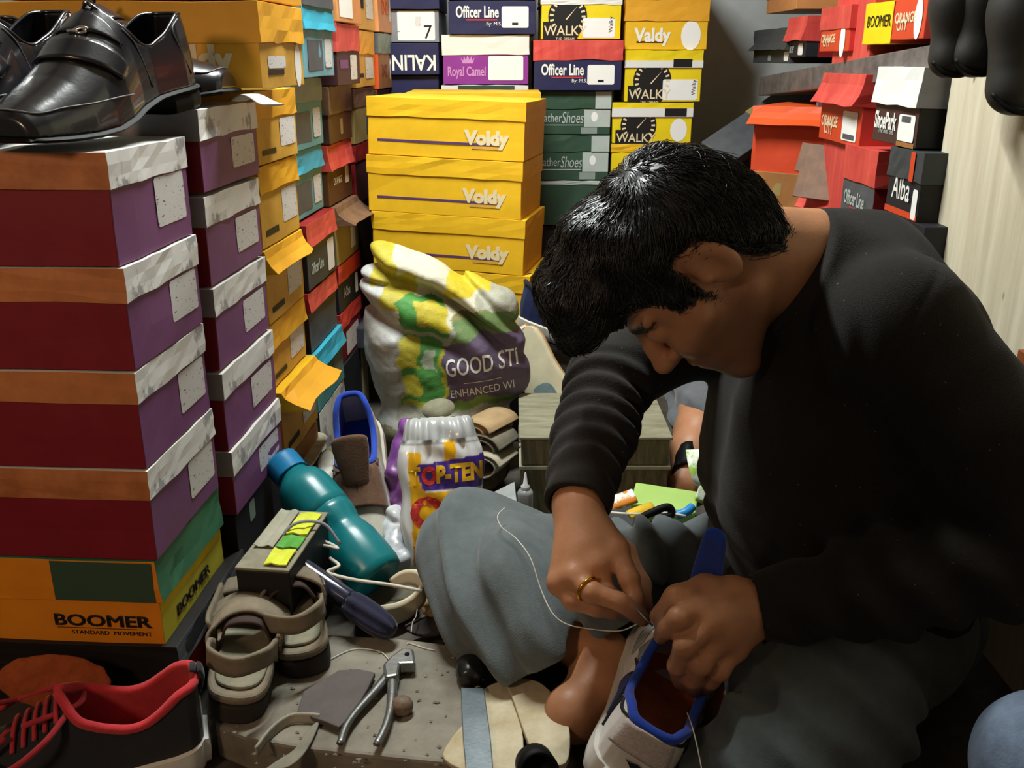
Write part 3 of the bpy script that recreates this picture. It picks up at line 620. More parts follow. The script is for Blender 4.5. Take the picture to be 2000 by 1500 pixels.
# ---------------------------------------------------------------- footwear
def ip(x, xs, ys): return np.interp(x, xs, ys)
class Last:
    """a shoe in its own frame: heel at x=0, toe at x=L, sole on z=0"""
    def __init__(s, L, xs, w, h, z0, n=2.6, cy=None, thr=.55, zc=None, t=.004):
        s.L = L; s.xs = np.array(xs)*L; s.w = w; s.h = h; s.z0 = z0; s.n = n; s.cy = cy or [0]*len(xs); s.thr = thr*L; s.zc = zc; s.t = t
    def W(s, x, i=0): return np.maximum(ip(x, s.xs, s.w) - i, 1e-4)
    def H(s, x, i=0): return np.maximum(ip(x, s.xs, s.h) - i, 1e-4)
    def Z0(s, x): return ip(x, s.xs, s.z0)
    def CY(s, x): return ip(x, s.xs, s.cy)
    def ZC(s, x): return np.where(x < s.thr, ip(x, np.array(s.zc[0])*s.L, s.zc[1]), 9.)
    def f(s, X, Y, Z, i=0):
        w, h, z0, cy = s.W(X, i), s.H(X, i), s.Z0(X) + i*.6, s.CY(X)
        q = ((np.abs(Y-cy)/w)**s.n + (np.maximum(Z-z0, 0)/h)**s.n)**(1/s.n)
        d = (q-1)*np.minimum(w, h)*.9
        return np.maximum(np.maximum(d, z0-Z), np.maximum(-X+i, X-s.L+i))
    def upper(s, m, parent, vox=.0018, name='upper', col=None, sm=3):
        S = SDF((-.006, -max(s.w)-.012, -.006), (s.L+.006, max(s.w)+.012, max(max(s.h)+max(s.z0), .1)+.012), vox)
        def shell(X, Y, Z):
            o = s.f(X, Y, Z); c = s.f(X, Y, Z, s.t)
            return np.maximum(np.maximum(o, -c), Z - s.ZC(X+Y*0+Z*0))
        S.d[:] = 1; S.fn(shell, k=0)
        return S.mesh(name, m, parent, col, sm=sm)
    def pt(s, x, a, off=0):
        """surface point: a=0 on the +y sole edge, pi on the -y one"""
        w, h = float(s.W(x))+off, float(s.H(x))+off
        if s.zc and x < s.thr:          # stay below the opening
            k = max(0, min(1, (float(s.ZC(np.array(x)))-float(s.Z0(x))-.003)/h)); am = math.asin(k**(s.n/2)) if k < 1 else math.pi/2
            a = min(a, am) if a < math.pi/2 else max(a, math.pi-am)
        ca, sa = math.cos(a), math.sin(a)
        return Vector((x, float(s.CY(x)) + w*math.copysign(abs(ca)**(2/s.n), ca), float(s.Z0(x)) + h*abs(sa)**(2/s.n)))
    def rim(s, n=9, off=0, x0=.004):
        out = []
        for sg in (1, -1):
            r = []
            for i in range(n):
                x = s.thr*.985 + (x0 - s.thr*.985)*i/(n-1); zc = float(s.ZC(np.array(x)))
                w, h = float(s.W(x)), float(s.H(x)); k = min(.999, max(0, (zc-float(s.Z0(x)))/h))
                r.append(Vector((x, float(s.CY(x)) + sg*(w*(1-k**s.n)**(1/s.n)-s.t*.5+off), zc)))
            out += r if sg == 1 else r[::-1]
        return out
    def patch(s, name, fa, xa, xb, m, parent, off=.0012, nx=14, na=10, smooth=True):
        """overlay: fa(u)->(angle range) for u along x"""
        V, F = [], []
        for i in range(nx+1):
            u = i/nx; a0, a1 = fa(u)
            for j in range(na+1):
                a = a0+(a1-a0)*j/na; x = (xa(j/na) if callable(xa) else xa)*(1-u) + (xb(j/na) if callable(xb) else xb)*u
                V.append(s.pt(x, a, off))
        for i in range(nx):
            for j in range(na): q = i*(na+1)+j; F.append((q, q+na+1, q+na+2, q+1))
        o = mk(name, V, F, m, parent, smooth)
        b = o.modifiers.new('t', 'SOLIDIFY'); b.thickness = .0016; b.offset = 0
        return o
    def line(s, name, pts, r, m, parent, off=.0006):
        return tube(name, [s.pt(x*s.L, a, off) for x, a in pts], r, m, parent, seg=6)
    def sole(s, name, z_lo, m, parent, ext=.003, top=.004, xr=(0, 1), col=None, sidefn=None):
        N_ = 40; xs = [s.L*(xr[0] + (xr[1]-xr[0])*(.5-.5*math.cos(math.pi*i/N_))) for i in range(N_+1)]
        def ring(e, zz):
            l = []
            for sg in (1, -1):
                r = [(min(max(x, -ext), s.L+ext) + (e*(1 if x > s.L*.5 else -1) if x in (xs[0], xs[-1]) else 0), float(s.CY(x)) + sg*(max(float(s.W(x)), .004)+e), x) for x in xs]
                l += r if sg == 1 else r[::-1]
            return [(x, y, zz(q)) for x, y, q in l]
        zt = lambda q: float(s.Z0(q))+top
        zb = z_lo if callable(z_lo) else (lambda q: float(s.Z0(q))+z_lo)
        rings = [ring(-.006, zb), ring(ext-.002, zb), ring(ext, lambda q: zb(q)+.002), ring(ext+.0012, lambda q: zb(q)*.5+zt(q)*.5), ring(ext-.0004, lambda q: zt(q)-.0012), ring(0, zt)]
        V = [v for r in rings for v in r]; n = len(rings[0]); F = []
        for i in range(len(rings)-1):
            for k in range(n): F.append((i*n+k, i*n+(k+1) % n, (i+1)*n+(k+1) % n, (i+1)*n+k))
        F.append(tuple(range(n))); F.append(tuple((len(rings)-1)*n+k for k in reversed(range(n))))
        o = mk(name, V, F, m, parent, True, col=col)
        b = o.modifiers.new('e', 'EDGE_SPLIT'); b.split_angle = R(50)
        return o
M_LEATH = mat('polished_leather', '#15161b', .25, .1, 12, .05, 260, spec=.6, coat=.35)
M_LSOLE = mat('black_rubber', '#0b0b0c', .6, .1, 20, spec=.15)
M_LINER = mat('dark_lining', '#232321', .7, .1, 20)
M_SEAM = mat('seam_thread', '#55565c', .5)
M_CHROME = mat('chrome', '#d8d8d4', .18, .02, metal=1)
def loafer(label, loc, rot, detail=True):
    t = thing('loafer', label, 'shoe', loc, rot, 'black leather loafers')
    s = Last(.30, [0, .015, .05, .12, .22, .32, .44, .55, .66, .76, .86, .93, .98, 1.0], [.017, .026, .032, .036, .036, .036, .041, .05, .055, .053, .047, .042, .036, .03],
             [.10, .107, .112, .112, .105, .106, .106, .092, .071, .055, .042, .033, .026, .02],
             [.024, .024, .024, .024, .024, .023, .018, .012, .008, .008, .01, .0125, .0145, .0155], 2.25, None, .48,
             ([0, .04, .1, .2, .3, .38, .44, .5], [.102, .106, .1, .084, .076, .082, .106, .14]))
    s.upper(M_LEATH, t, .0015, sm=7)
    s.patch('lining', lambda u: (.05, math.pi-.05), .004, .13, M_LINER, t, off=-.0052) if False else None
    s.sole('outsole', -.0045, M_LSOLE, t, .0035, .001)
    s.sole('heel_block', lambda q: 0.0, M_LSOLE, t, .002, -.004, (0, .24))
    tube('top_edge', s.rim(), .0022, M_SEAM if False else M_LEATH, t, seg=6)
    L = s.L
    st = s.patch('strap', lambda u: (.42, math.pi-.42), lambda v: L*(.60-.10*(2*v-1)**2), lambda v: L*(.685-.11*(2*v-1)**2), M_LEATH, t, off=.0026, nx=6, na=26)
    b = st.modifiers['t']; b.thickness = .003
    s.patch('vamp_flap', lambda u: (.72-.05*u, math.pi-.72+.05*u), lambda v: L*.49, lambda v: L*(.575-.09*(2*v-1)**2), M_LEATH, t, off=.0016, nx=6, na=22)
    s.line('seam', [(.52, .18), (.62, .3), (.74, .45), (.85, .62), (.94, .75), (.975, 1.2), (.98, math.pi/2), (.975, math.pi-1.2), (.94, math.pi-.75), (.85, math.pi-.62), (.74, math.pi-.45), (.62, math.pi-.3), (.52, math.pi-.18)], .0009, M_SEAM, t)
    s.line('seam', [(.36, .1), (.40, .55), (.44, .8)], .0009, M_SEAM, t); s.line('seam', [(.36, math.pi-.1), (.40, math.pi-.55), (.44, math.pi-.8)], .0009, M_SEAM, t)
    s.line('seam', [(.08, .1), (.14, .45), (.14, .75), (.08, .9)], .0009, M_SEAM, t)
    if detail:
        a = math.pi/2 - .18; q = [s.pt(L*(.565+dx), a+da, .0035) for dx, da in ((0, 0), (.012, .1), (.024, .02), (.012, -.08))]
        k = tube('ornament', q, .0016, M_CHROME, t, seg=8, cyc=True)
        tube('link', [s.pt(L*.565, a-.1, .0035), s.pt(L*.57, a-.02, .0045), s.pt(L*.58, a+.1, .0035), s.pt(L*.585, a+.22, .003)], .0018, M_CHROME, k, seg=8)
    return t
zA = P(206, 297, .95).z; zB = P(385, 212, 1.17).z
def seat(heel, toe): return frame(Vector(toe)-Vector(heel), (0, 0, 1))
h = Vector((-.403, 1.21, zB+.004)); e = Vector((-.478, .93, zA+.001)); loafer('black leather loafer with a silver ornament, its toe over the copper lid', h, seat(h, e))
h2 = h + Vector((-.128, .0, .002)); loafer('black leather loafer at the left frame edge beside the one with the ornament', h2, seat(h2, e + Vector((-.125, -.006, 0))))
h3 = Vector((-.655, 1.262, zB+.002)); loafer('black leather loafer lying behind, only its toe showing in front of the amber box', h3, seat(h3, Vector((-.38, 1.25, zB+.004))), False)
h4 = Vector((-.485, 1.5, zB+.03))
# tissue paper under the heel
tube('tissue_paper', [(-.36, 1.30, zB+.004), (-.335, 1.27, zB+.012), (-.31, 1.245, zB+.004), (-.29, 1.2, zB+.003)], .014, mat('tissue', '#c9c9bf', .8, .1, 30, .3, 120), None, flat=(.12, (0, 0, 1)))
setp(bpy.data.objects['tissue_paper'], 'crumpled scrap of white tissue paper behind the loafer heel', 'paper')

def sneaker(label, loc, rot, c, L=.285, zc=None, laces=True, extra=None, group=None, ws=1.0, tongue=True, th=.06, tap=.85):
    """c: colours upper, lining, sole, lace, tongue (material objects)"""
    t = thing('sneaker', label, 'shoe', loc, rot, group)
    s = Last(L, [0, .015, .05, .12, .22, .32, .44, .55, .66, .76, .86, .93, .98, 1.0], [v*ws for v in (.014, .024, .032, .036, .036, .036, .040, .046, .050, .050, .045, .037, .026, .016)],
             [.085, .10, .108, .108, .1, .1, .104, .092, .072, .058, .047, .039, .03, .02], [.028, .028, .028, .027, .025, .023, .02, .018, .018, .019, .022, .026, .03, .033], 2.3, None, .56,
             zc or ([0, .04, .1, .2, .3, .4, .5, .56], [.108, .112, .102, .082, .078, .088, .104, .125]), t=.005)
    s.upper(c['upper'], t, col=c.get('col'))
    s.sole('midsole', lambda q: .0, c['sole'], t, .005, .006)
    s.sole('outsole', lambda q: -.004, c.get('out', M_LSOLE), t, .003, -.019 if False else -.016)
    tube('collar', s.rim(off=.001), .0052, c['lining'], t, seg=10)
    # inside: lining shell and insole
    V, F = [], []; xs = [L*(.02+.9*i/18) for i in range(19)]
    for x in xs:
        w = float(s.W(x))*.86
        for j in range(7): V.append((x, float(s.CY(x))+w*(j/3-1), float(s.Z0(x))+.008))
    for i in range(18):
        for j in range(6): F.append((i*7+j, (i+1)*7+j, (i+1)*7+j+1, i*7+j+1))
    mk('insole', V, F, c.get('insole', c['lining']), t, True)
    s2 = Last(L, s.xs/L, s.w, s.h, s.z0, s.n, None, .56, s.zc, t=.003)
    V, F = [], []; na = 9
    xs = [.008+ (s.thr-.008)*i/14 for i in range(15)]
    for sg in (1, -1):
        b0 = len(V)
        for x in xs:
            zc_ = float(s.ZC(np.array(min(x, s.thr*.99))))-.002; w, hh = float(s.W(x)), float(s.H(x)); z0_ = float(s.Z0(x))
            for j in range(na):
                z = z0_+.008+(zc_-z0_-.008)*j/(na-1); k = min(.999, (z-z0_)/hh)
                V.append((x, sg*(w*(1-k**s.n)**(1/s.n)-.0065), z))
        for i in range(14):
            for j in range(na-1): q = b0+i*na+j; F.append((q, q+na, q+na+1, q+1))
    mk('inner_lining', V, F, c['lining'], t, True)
    if tongue:
        V, F = [], []
        for i in range(9):
            u = i/8; x = L*(.62-.2*u); w = (.018+.014*u*(1 if u < .8 else .85))*(1-(1-tap/.85)*u)
            base = s.pt(L*.6, math.pi/2, -.004)
            for j in range(5):
                y = w*(j/2-1)
                V.append((x, y + (th-.06)*.33*u, base.z + .004 + u*th - .004*(j/2-1)**2*2))
        for i in range(8):
            for j in range(4): q = i*5+j; F.append((q, q+5, q+6, q+1))
        o = mk('tongue', V, F, c['tongue'], t, True); b = o.modifiers.new('t', 'SOLIDIFY'); b.thickness = .006
        b = o.modifiers.new('s', 'SUBSURF'); b.levels = b.render_levels = 1
    if laces:
        for i in range(5):
            x = .56+.045*i
            tube('lace', [s.pt(L*(x+(.012 if j % 2 else 0)*0), math.pi/2+a, .003+.002*(1-abs(a)/.5)) for j, a in enumerate((-.5, -.25, 0, .25, .5))], .0026, c['lace'], t, seg=6)
    if extra: extra(s, t)
    return t
# ---------------------------------------------------------------- sneakers and sandals
FAB = lambda n, c, **k: mat(n, c, **{**dict(rough=.85, var=.12, scale=40, bump=.25, bscale=420, spec=.2, sheen=.2), **k})
M_BLKK = FAB('black_knit', '#26272c'); M_REDF = FAB('red_fleece', '#c2333a'); M_WSOLE = mat('white_foam', '#d9d8d2', .5, .06, 20, .05)
M_REDL = FAB('red_lace', '#b5303a'); M_WHT = mat('white_synthetic', '#e6e3de', .5, .06, 25, .08, 200); M_BLUE = FAB('blue_mesh', '#2448b4'); M_TAN = FAB('tan_suede', '#7a5a44', col2='#5d4434')
M_WLACE = FAB('white_lace', '#d8d3c4'); M_GRYI = FAB('grey_insole', '#5b5c62'); M_RUST = FAB('rust_insole', '#a04a1e')
def ex_red(s, t):
    L = s.L
    rnd = [((-.02, .02, .105), (.0, .05, .10), (.035, .062, .085), (.06, .03, .075), (.04, -.01, .075), (.0, -.02, .08)),
           ((.02, .03, .11), (-.03, .0, .10), (-.02, -.05, .085), (.04, -.075, .06), (.10, -.06, .04), (.12, -.045, .03)),
           ((.04, .02, .09), (.1, .05, .07), (.16, .06, .045), (.14, .07, .03)), ((.05, .0, .09), (.07, -.05, .075), (.03, -.085, .05), (.02, -.09, .03))]
    for q in rnd: tube('lace', [Vector((.60*L, 0, 0)) + Vector(p) for p in q], .0032, M_REDL, t, seg=6)
    s.patch('heel_tab', lambda u: (math.pi/2-.8, math.pi/2+.8), -.001, .004, M_BLKK, t) if False else None
    rbox('tongue', (.13, -.022, .045), (.17, .022, .05), M_GRYI, t, .002, n=(4, 4, 1), fn=lambda x, y, z: (x, y, z+(x-.13)*.6+.01*math.cos(y*60)))
    tube('heel_tab', [(.006, 0, .075), (-.004, 0, .10), (-.004, 0, .118), (.006, 0, .121)], .009, M_BLKK, t, flat=(.35, (1, 0, .2)))
hp = PZ(405, 1474, .004); hp.z = .012
sneaker('black knit sneaker with red lining and loose red laces in the near left corner', hp, frame((-.25, -.085, 0), (.02, -.10, 1)), dict(upper=M_BLKK, lining=M_REDF, sole=M_WSOLE, lace=M_REDL, tongue=M_GRYI, insole=M_BLKK, out=M_RUST), L=.25, extra=ex_red, tongue=False)
def ex_held(s, t):
    L = s.L; M_D = mat('dark_trim', '#1b1d24', .5); M_MESH = mat('blue_grid_mesh', '#2f58a8', .5, .2, 350, .3, 400, col2='#16305f'); M_PINK = mat('pale_mesh', '#cfc4bf', .6, .15, 320, .3, 400); M_SIL = mat('silver_rib', '#9aa0a2', .4, .2, 30, stretch=(300, 1, 1))
    for sg in (0, 1):
        A = (lambda a: a) if sg == 0 else (lambda a: math.pi - a)
        s.patch('side_panel', lambda u: tuple(sorted((A(.06+.0*u), A(.12+.42*math.sin(u*math.pi))))), L*.17, L*.40, M_D, t, off=.0014)
        s.patch('mesh_panel', lambda u: tuple(sorted((A(.1), A(.14+.34*math.sin(u*math.pi))))), L*.19, L*.38, M_MESH, t, off=.0026)
        s.patch('rib_panel', lambda u: tuple(sorted((A(.45), A(.95)))), L*.40, L*.47, M_SIL, t, off=.0014, nx=6)
        s.patch('vent_panel', lambda u: tuple(sorted((A(.25+.2*u), A(.5+.4*u)))), L*.50, L*.60, M_SIL, t, off=.0014, nx=6)
        s.line('trim_line', [(.02, A(.75)), (.08, A(.55)), (.15, A(.62)), (.24, A(.72)), (.33, A(.6)), (.42, A(.4))], .0021, M_D, t, .001)
        s.line('trim_line', [(.15, A(.62)), (.16, A(.35)), (.14, A(.08))], .0021, M_D, t, .001)
    # heel counter: pale mesh pad and the little leaping mark
    V, F = [], []
    for i in range(9):
        for j in range(13):
            u = j/12*2-1; v = i/8; y = u*.031*(1-.18*v); x = -.0015+.008*abs(u)**2.6; z = .07+.036*v-.006*u*u
            V.append((x-.001, y, z))
    for i in range(8):
        for j in range(12): q = i*13+j; F.append((q, q+1, q+14, q+13))
    o = mk('heel_pad', V, F, M_PINK, t, True); b = o.modifiers.new('t', 'SOLIDIFY'); b.thickness = .003
    pts = [(.008, .052), (.003, .0535), (-.002, .051), (-.008, .053), (-.004, .049), (-.001, .045), (.003, .0425), (.0035, .0485), (.007, .05)]
    mk('emblem', [(-.0035, -y*1.2, z*1.0+.008) for y, z in pts], [tuple(range(len(pts)))], M_D, t)
HH = P(1218, 1492, .755); HT = P(1345, 1190, .985)
held_R = frame((.40, .88, .06), (.34, -.2, 1))
HELD_LOC = P(1272, 1432, .755) - (held_R @ Vector((0, 0, .104)))
held = sneaker('white and blue running sneaker held in the hands, heel toward the viewer', HELD_LOC, held_R, dict(upper=M_WHT, lining=M_BLUE, sole=M_WSOLE, lace=M_WLACE, tongue=M_BLUE, insole=mat('orange_insole', '#d0703a', .8, .15, 40)), L=.295, ws=1.14, th=.165, tap=.3,
        zc=([0, .04, .1, .2, .3, .4, .5, .56], [.104, .106, .1, .08, .078, .088, .104, .12]), extra=ex_held)
def ex_up(s, t):
    s.patch('tongue_cover', lambda u: (math.pi/2-.8, math.pi/2+.8), s.L*.45, s.L*.74, M_TAN, t, off=.006)
    s.line('stitching', [(.5, math.pi/2-.4), (.57, math.pi/2), (.5, math.pi/2+.4), (.5, math.pi/2-.4)], .0011, M_BLKK, t, .009)
    s.line('stitching', [(.57, math.pi/2), (.64, math.pi/2)], .0011, M_BLKK, t, .009)
a, b = P(706, 838, 1.56), P(722, 1042, 1.39)
sneaker('worn white sneaker with blue lining and brown tongue, standing upended on its toe', a, frame(b-a, (0, -1, .75)), dict(upper=mat('worn_white', '#c9c4b6', .7, .15, 20, .2, 120, col2='#a79f8c'), lining=M_BLUE, sole=mat('worn_foam', '#bcb5a4', .6, .15, 15), lace=M_WLACE, tongue=M_TAN, insole=M_BLUE), L=.28, laces=False, extra=ex_up)
shoebox('black shoe box on the floor under the navy sneakers behind the chest', (.12, 1.84, .001), R(4), .26, .28, .135, 'blk')
a = P(1006, 628, 1.99)
sneaker('navy sneaker with white sole on top of the tilted one behind the chest', a, frame((.75, -.15, -.2), (.1, -.25, 1)), dict(upper=FAB('navy_knit', '#22305c'), lining=M_BLKK, sole=mat('off_white', '#d5cfba', .5, .08), lace=M_WLACE, tongue=M_BLKK), L=.27, group=None)
M_CRS = mat('cream_outsole', '#cfc6a6', .6, .1); M_SGS = mat('seagrey_outsole', '#6f8386', .6, .1)
def ex_sole(s, t):
    pts = [(s.L*x, y*.8) for x, y in ((.45, .03), (.6, .046), (.75, .046), (.9, .03), (.97, .0), (.86, .005), (.7, -.012), (.55, -.02), (.45, -.01))]
    prism('sole_inlay', smooth_closed(pts, 3), .0, .003, M_SGS, t, .001, fn=lambda x, y, z: (x, y, float(s.Z0(x))-.024 + z))
a = P(1010, 640, 1.80)
sneaker('blue sneaker tilted on edge with its cream and grey sole showing', P(1012, 645, 1.86), frame((.32, -.22, -.62), (.12, .9, -.25)), dict(upper=FAB('royal_knit', '#24408a'), lining=M_BLKK, sole=mat('gum_foam', '#c79a63', .6), out=M_CRS, lace=M_WLACE, tongue=M_BLKK), L=.27, extra=ex_sole, laces=False)
def band(name, pts, wd, width, m, parent=None, th=.003, na=4, crown=0, ws=None):
    pts = [Vector(p) for p in pts]; n = len(pts); Q = []; WW = []
    for i in range(n-1):
        p1, p2 = pts[i], pts[i+1]; p0 = pts[i-1] if i else p1*2-p2; p3 = pts[i+2] if i+2 < n else p2*2-p1
        for s in range(6):
            t = s/6; Q.append(.5*((2*p1)+(p2-p0)*t+(2*p0-5*p1+4*p2-p3)*t*t+(3*p1-p0-3*p2+p3)*t**3)); WW.append((ws[i]*(1-t)+ws[i+1]*t) if ws else 1)
    Q.append(pts[-1]); WW.append(ws[-1] if ws else 1)
    wd = Vector(wd).normalized(); V, F = [], []
    for i, q in enumerate(Q):
        t = (Q[min(i+1, len(Q)-1)] - Q[max(i-1, 0)]).normalized(); w = (wd - t*wd.dot(t)).normalized(); nn = t.cross(w)
        for j in range(na+1):
            u = j/na*2-1; V.append(q + w*(u*width*.5*WW[i]) + nn*(crown*(1-u*u)))
    for i in range(len(Q)-1):
        for j in range(na): k = i*(na+1)+j; F.append((k, k+1, k+na+2, k+na+1))
    o = mk(name, V, F, m, parent, True)
    b = o.modifiers.new('t', 'SOLIDIFY'); b.thickness = th; b.offset = 0
    return o
M_STRAP = mat('sandal_leather', '#857a66', .8, .14, 30, .3, 150, col2='#685d4c'); M_BED = mat('sandal_bed', '#8f8a74', .85, .15, 25, .3, 100, col2='#6f6a58'); M_SSOLE = mat('sandal_sole', '#2c2620', .8, .2, 25, .3)
M_STRD = mat('strap_lining', '#3d2c26', .8, .15, 25)
def sandal(label, loc, rot, fl=.62, sc=1.0):
    t = thing('sandal', label, 'sandal', loc, rot, 'brown strap sandals')
    ol = [(0, -.005), (.012, .026), (.05, .036), (.11, .036), (.17, .045), (.22, .046), (.258, .03), (.27, 0), (.262, -.028), (.225, -.045), (.17, -.042), (.11, -.033), (.05, -.035), (.012, -.028)]
    prism('sole', smooth_closed(ol, 5), 0, .024, M_SSOLE, t, .003)
    mid = [(x*.995+.001, y*1.04) for x, y in ol]
    prism('midsole', smooth_closed(mid, 5), .0245, .036, M_STRAP, t, .004)
    prism('footbed', smooth_closed([(x*.9+.014, y*.84) for x, y in ol], 5), .0362, .041, M_BED, t, .003)
    X = (1, 0, 0); t.scale = (sc,)*3
    fz = lambda l: [(x, y, .036+(z-.036)*fl if z > .036 else z) for x, y, z in l]
    hs = [(.09, .036, .036), (.06, .037, .075), (.02, .03, .1), (-.002, 0, .104), (.02, -.03, .1), (.06, -.037, .075), (.09, -.036, .036)]
    band('heel_strap', fz(hs), (0, 0, 1), .024, M_STRAP, t, .004)
    band('ankle_strap', fz([(.085, .038, .04), (.1, .042, .075), (.115, .022, .105), (.118, -.01, .11), (.105, -.04, .085), (.095, -.04, .04)]), X, .03, M_STRAP, t, .004)
    band('instep_strap', fz([(.14, .044, .035), (.15, .046, .06), (.155, .02, .085), (.15, -.015, .085), (.14, -.042, .06), (.135, -.04, .035)]), X, .034, M_STRAP, t, .004)
    band('toe_strap', fz([(.21, .05, .03), (.215, .045, .055), (.21, .01, .072), (.205, -.02, .07), (.2, -.044, .05), (.2, -.046, .03)]), X, .036, M_STRAP, t, .004)
    band('connecting_strap', fz([(.1, .043, .075), (.13, .047, .066), (.17, .046, .06), (.21, .045, .055)]), (0, .4, 1), .022, M_STRAP, t, .004)
    band('strap_lining', fz([(.1, .03, .05), (.1, .02, .095), (.1, -.015, .098), (.095, -.032, .06)]), X, .024, M_STRD, t, .003)
    prism('buckle', [(.085, -.012), (.115, -.012), (.115, .012), (.085, .012)], 0, .004, mat('buckle_metal', '#8f8a80', .4, metal=.8), t, .002, fn=lambda x, y, z: (x+.005, -.043-z*.8, .058+y*.8))
    return t
a = PZ(458, 1420, .045); b = PZ(505, 1215, .045)
sandal('brown leather strap sandal lying nearest on the slab, heel toward the viewer', (a.x, a.y, .0472), frame(b-a, (.1, 0, 1)))
a = PZ(598, 1330, .05); b = PZ(556, 1150, .05)
sandal('brown leather strap sandal lying further back under the umbrella end', (a.x, a.y+.01, .0472), frame(b-a, (-.1, 0, 1)))
# ---------------------------------------------------------------- bench top and tools
M_SLAB = mat('grimy_slab', '#8b8578', .85, .2, 12, .5, 70, col2='#5c574c')
def pz(l, z): return [PZ(x, y, z) for x, y in l]
def flat(name, label, cat, px, z, th, m, group=None, bev=.0015, k=3, wob=0, rough=True, parent=None):
    q = pz(px, z); c = sum(q, Vector())/len(q)
    ol = [(v.x-c.x, v.y-c.y) for v in q]
    if k: ol = smooth_closed(ol, k)
    if sum(ol[i][0]*ol[(i+1) % len(ol)][1]-ol[(i+1) % len(ol)][0]*ol[i][1] for i in range(len(ol))) < 0: ol = ol[::-1]
    o = prism(name, ol, 0, th, m, parent, bev, fn=(lambda x, y, z_: (x, y, z_ + wob*math.sin(x*60)*math.cos(y*50))) if wob else None)
    o.location = (c.x, c.y, z - th)
    if label: setp(o, label, cat, group)
    return o
flat('work_slab', 'low grimy grey slab on the floor carrying the tools', 'slab', [(640, 1238), (780, 1246), (898, 1260), (915, 1330), (930, 1420), (905, 1492), (760, 1478), (600, 1462), (480, 1440), (420, 1415), (430, 1300), (560, 1245)], .046, .046, M_SLAB, k=0, bev=.004)
M_FELT = mat('cream_felt', '#c9bfa6', .95, .12, 20, .5, 110, col2='#a5946f')
flat('felt_piece', 'cream felt piece under the steel blade', 'felt', [(945, 1345), (985, 1332), (1002, 1372), (1022, 1440), (1010, 1500), (940, 1512), (868, 1482), (882, 1440), (925, 1390)], .053, .006, M_FELT, k=4)
flat('felt_piece', 'cream felt piece beside the bare foot', 'felt', [(992, 1328), (1050, 1330), (1090, 1368), (1112, 1420), (1105, 1490), (1050, 1480), (1025, 1430), (1005, 1372)], .057, .009, M_FELT, k=4)
o = flat('leather_piece', 'dark stiff leather offcut lying left of the pincers', 'leather', [(662, 1308), (700, 1306), (733, 1313), (718, 1345), (690, 1392), (662, 1420), (638, 1410), (580, 1390), (592, 1350)], .056, .007, mat('dark_leather', '#544c4a', .7, .12, 25, .3), k=0)
M_STEEL = mat('tool_steel', '#8d8e8c', .38, .2, 30, .2, 120, metal=.85); M_STEELB = mat('blade_steel', '#80888d', .35, .15, 14, .05, metal=.8, col2='#5d666c')
t = thing('pincers', 'steel pincers lying open on the slab beside the leather offcut', 'tool', PZ(760, 1330, .05)); o0 = t.location.copy()
def loc(l, z): return [PZ(x, y, z) - o0 for x, y in l]
tube('handle', loc([(758, 1318), (735, 1346), (697, 1388), (675, 1420), (664, 1452)], .056), [.0065, .006, .0048, .0046, .0042], M_STEEL, t, flat=(.75, (0, 0, 1)))
tube('handle', loc([(766, 1318), (766, 1350), (762, 1385), (752, 1420), (735, 1454)], .057), [.0065, .006, .0048, .0046, .0042], M_STEEL, t, flat=(.75, (0, 0, 1)))
ol = [(v.x, v.y) for v in loc([(748, 1300), (762, 1286), (786, 1268), (808, 1270), (812, 1298), (782, 1299), (778, 1322), (752, 1326)], .062)]
prism('jaw', ol[::-1] if sum(ol[i][0]*ol[(i+1) % 8][1]-ol[(i+1) % 8][0]*ol[i][1] for i in range(8)) < 0 else ol, -.001, .015, M_STEEL, t, .003)
q = loc([(795, 1276)], .0665)[0]
rv = lathe('hole', [(.0032, -.0005), (.0032, .001)], M_LSOLE, t, 16); rv.location = (q.x, q.y, .0148)
o = lathe('knob', [(.001, 0), (.009, .001), (.0125, .006), (.013, .011), (.011, .016), (.0075, .019), (.001, .0205)], mat('brown_nut', '#7d6a58', .6, .25, 60, .4, col2='#4f3a2c'), None, 24)
o.location = PZ(786, 1392, .046); setp(o, 'small round brown knob lying right of the pincer handles', 'knob')
t = thing('knife', 'steel blade with a black knob handle lying on the cream felt', 'tool', PZ(930, 1400, .055)); o0 = t.location.copy()
ol = [(v.x, v.y) for v in loc([(900, 1345), (945, 1345), (958, 1440), (966, 1540), (913, 1540), (904, 1440)], .058)]
prism('blade', ol[::-1], .0015, .0045, M_STEELB, t, .0008)
q = PZ(918, 1325, .058) - o0; q2 = PZ(916, 1302, .058) - o0; dq = (q2-q).normalized()
tube('knob', [q - dq*.004, q, q + dq*.012, q + dq*.026, q + dq*.03], [.011, .0145, .017, .0165, .011], mat('black_knob', '#1d1d1e', .3, .1, spec=.6), t, seg=20, cat=False)
M_SCR = mat('grey_scrap', '#9a9688', .85, .15, 30, .3)
z = .05
band('leather_strip', pz([(500, 1468), (530, 1430), (565, 1405), (600, 1402), (624, 1404)], .053), (0, .3, 1), .012, M_SCR, None, .002); setp(bpy.data.objects['leather_strip'], 'pale curled leather strip in front of the nearest sandal', 'leather')
flat('leather_scrap', 'grey leaf shaped leather offcut at the slab front edge', 'leather', [(512, 1508), (565, 1496), (600, 1462), (624, 1408), (600, 1425), (575, 1462), (540, 1485)], .052, .003, mat('olive_scrap', '#7d796a', .85, .15, 30, .3), k=3)
t = lathe('rubber_cap', [(.014, 0), (.02, .002), (.021, .03), (.0175, .03), (.0165, .006), (.001, .005)], M_LSOLE, None, 28)
t.location = PZ(1042, 1512, .052); t.rotation_euler = (R(70), 0, R(10)); t.location.z = .068; setp(t, 'black hollow rubber cap at the bottom edge beside the felt', 'cap')
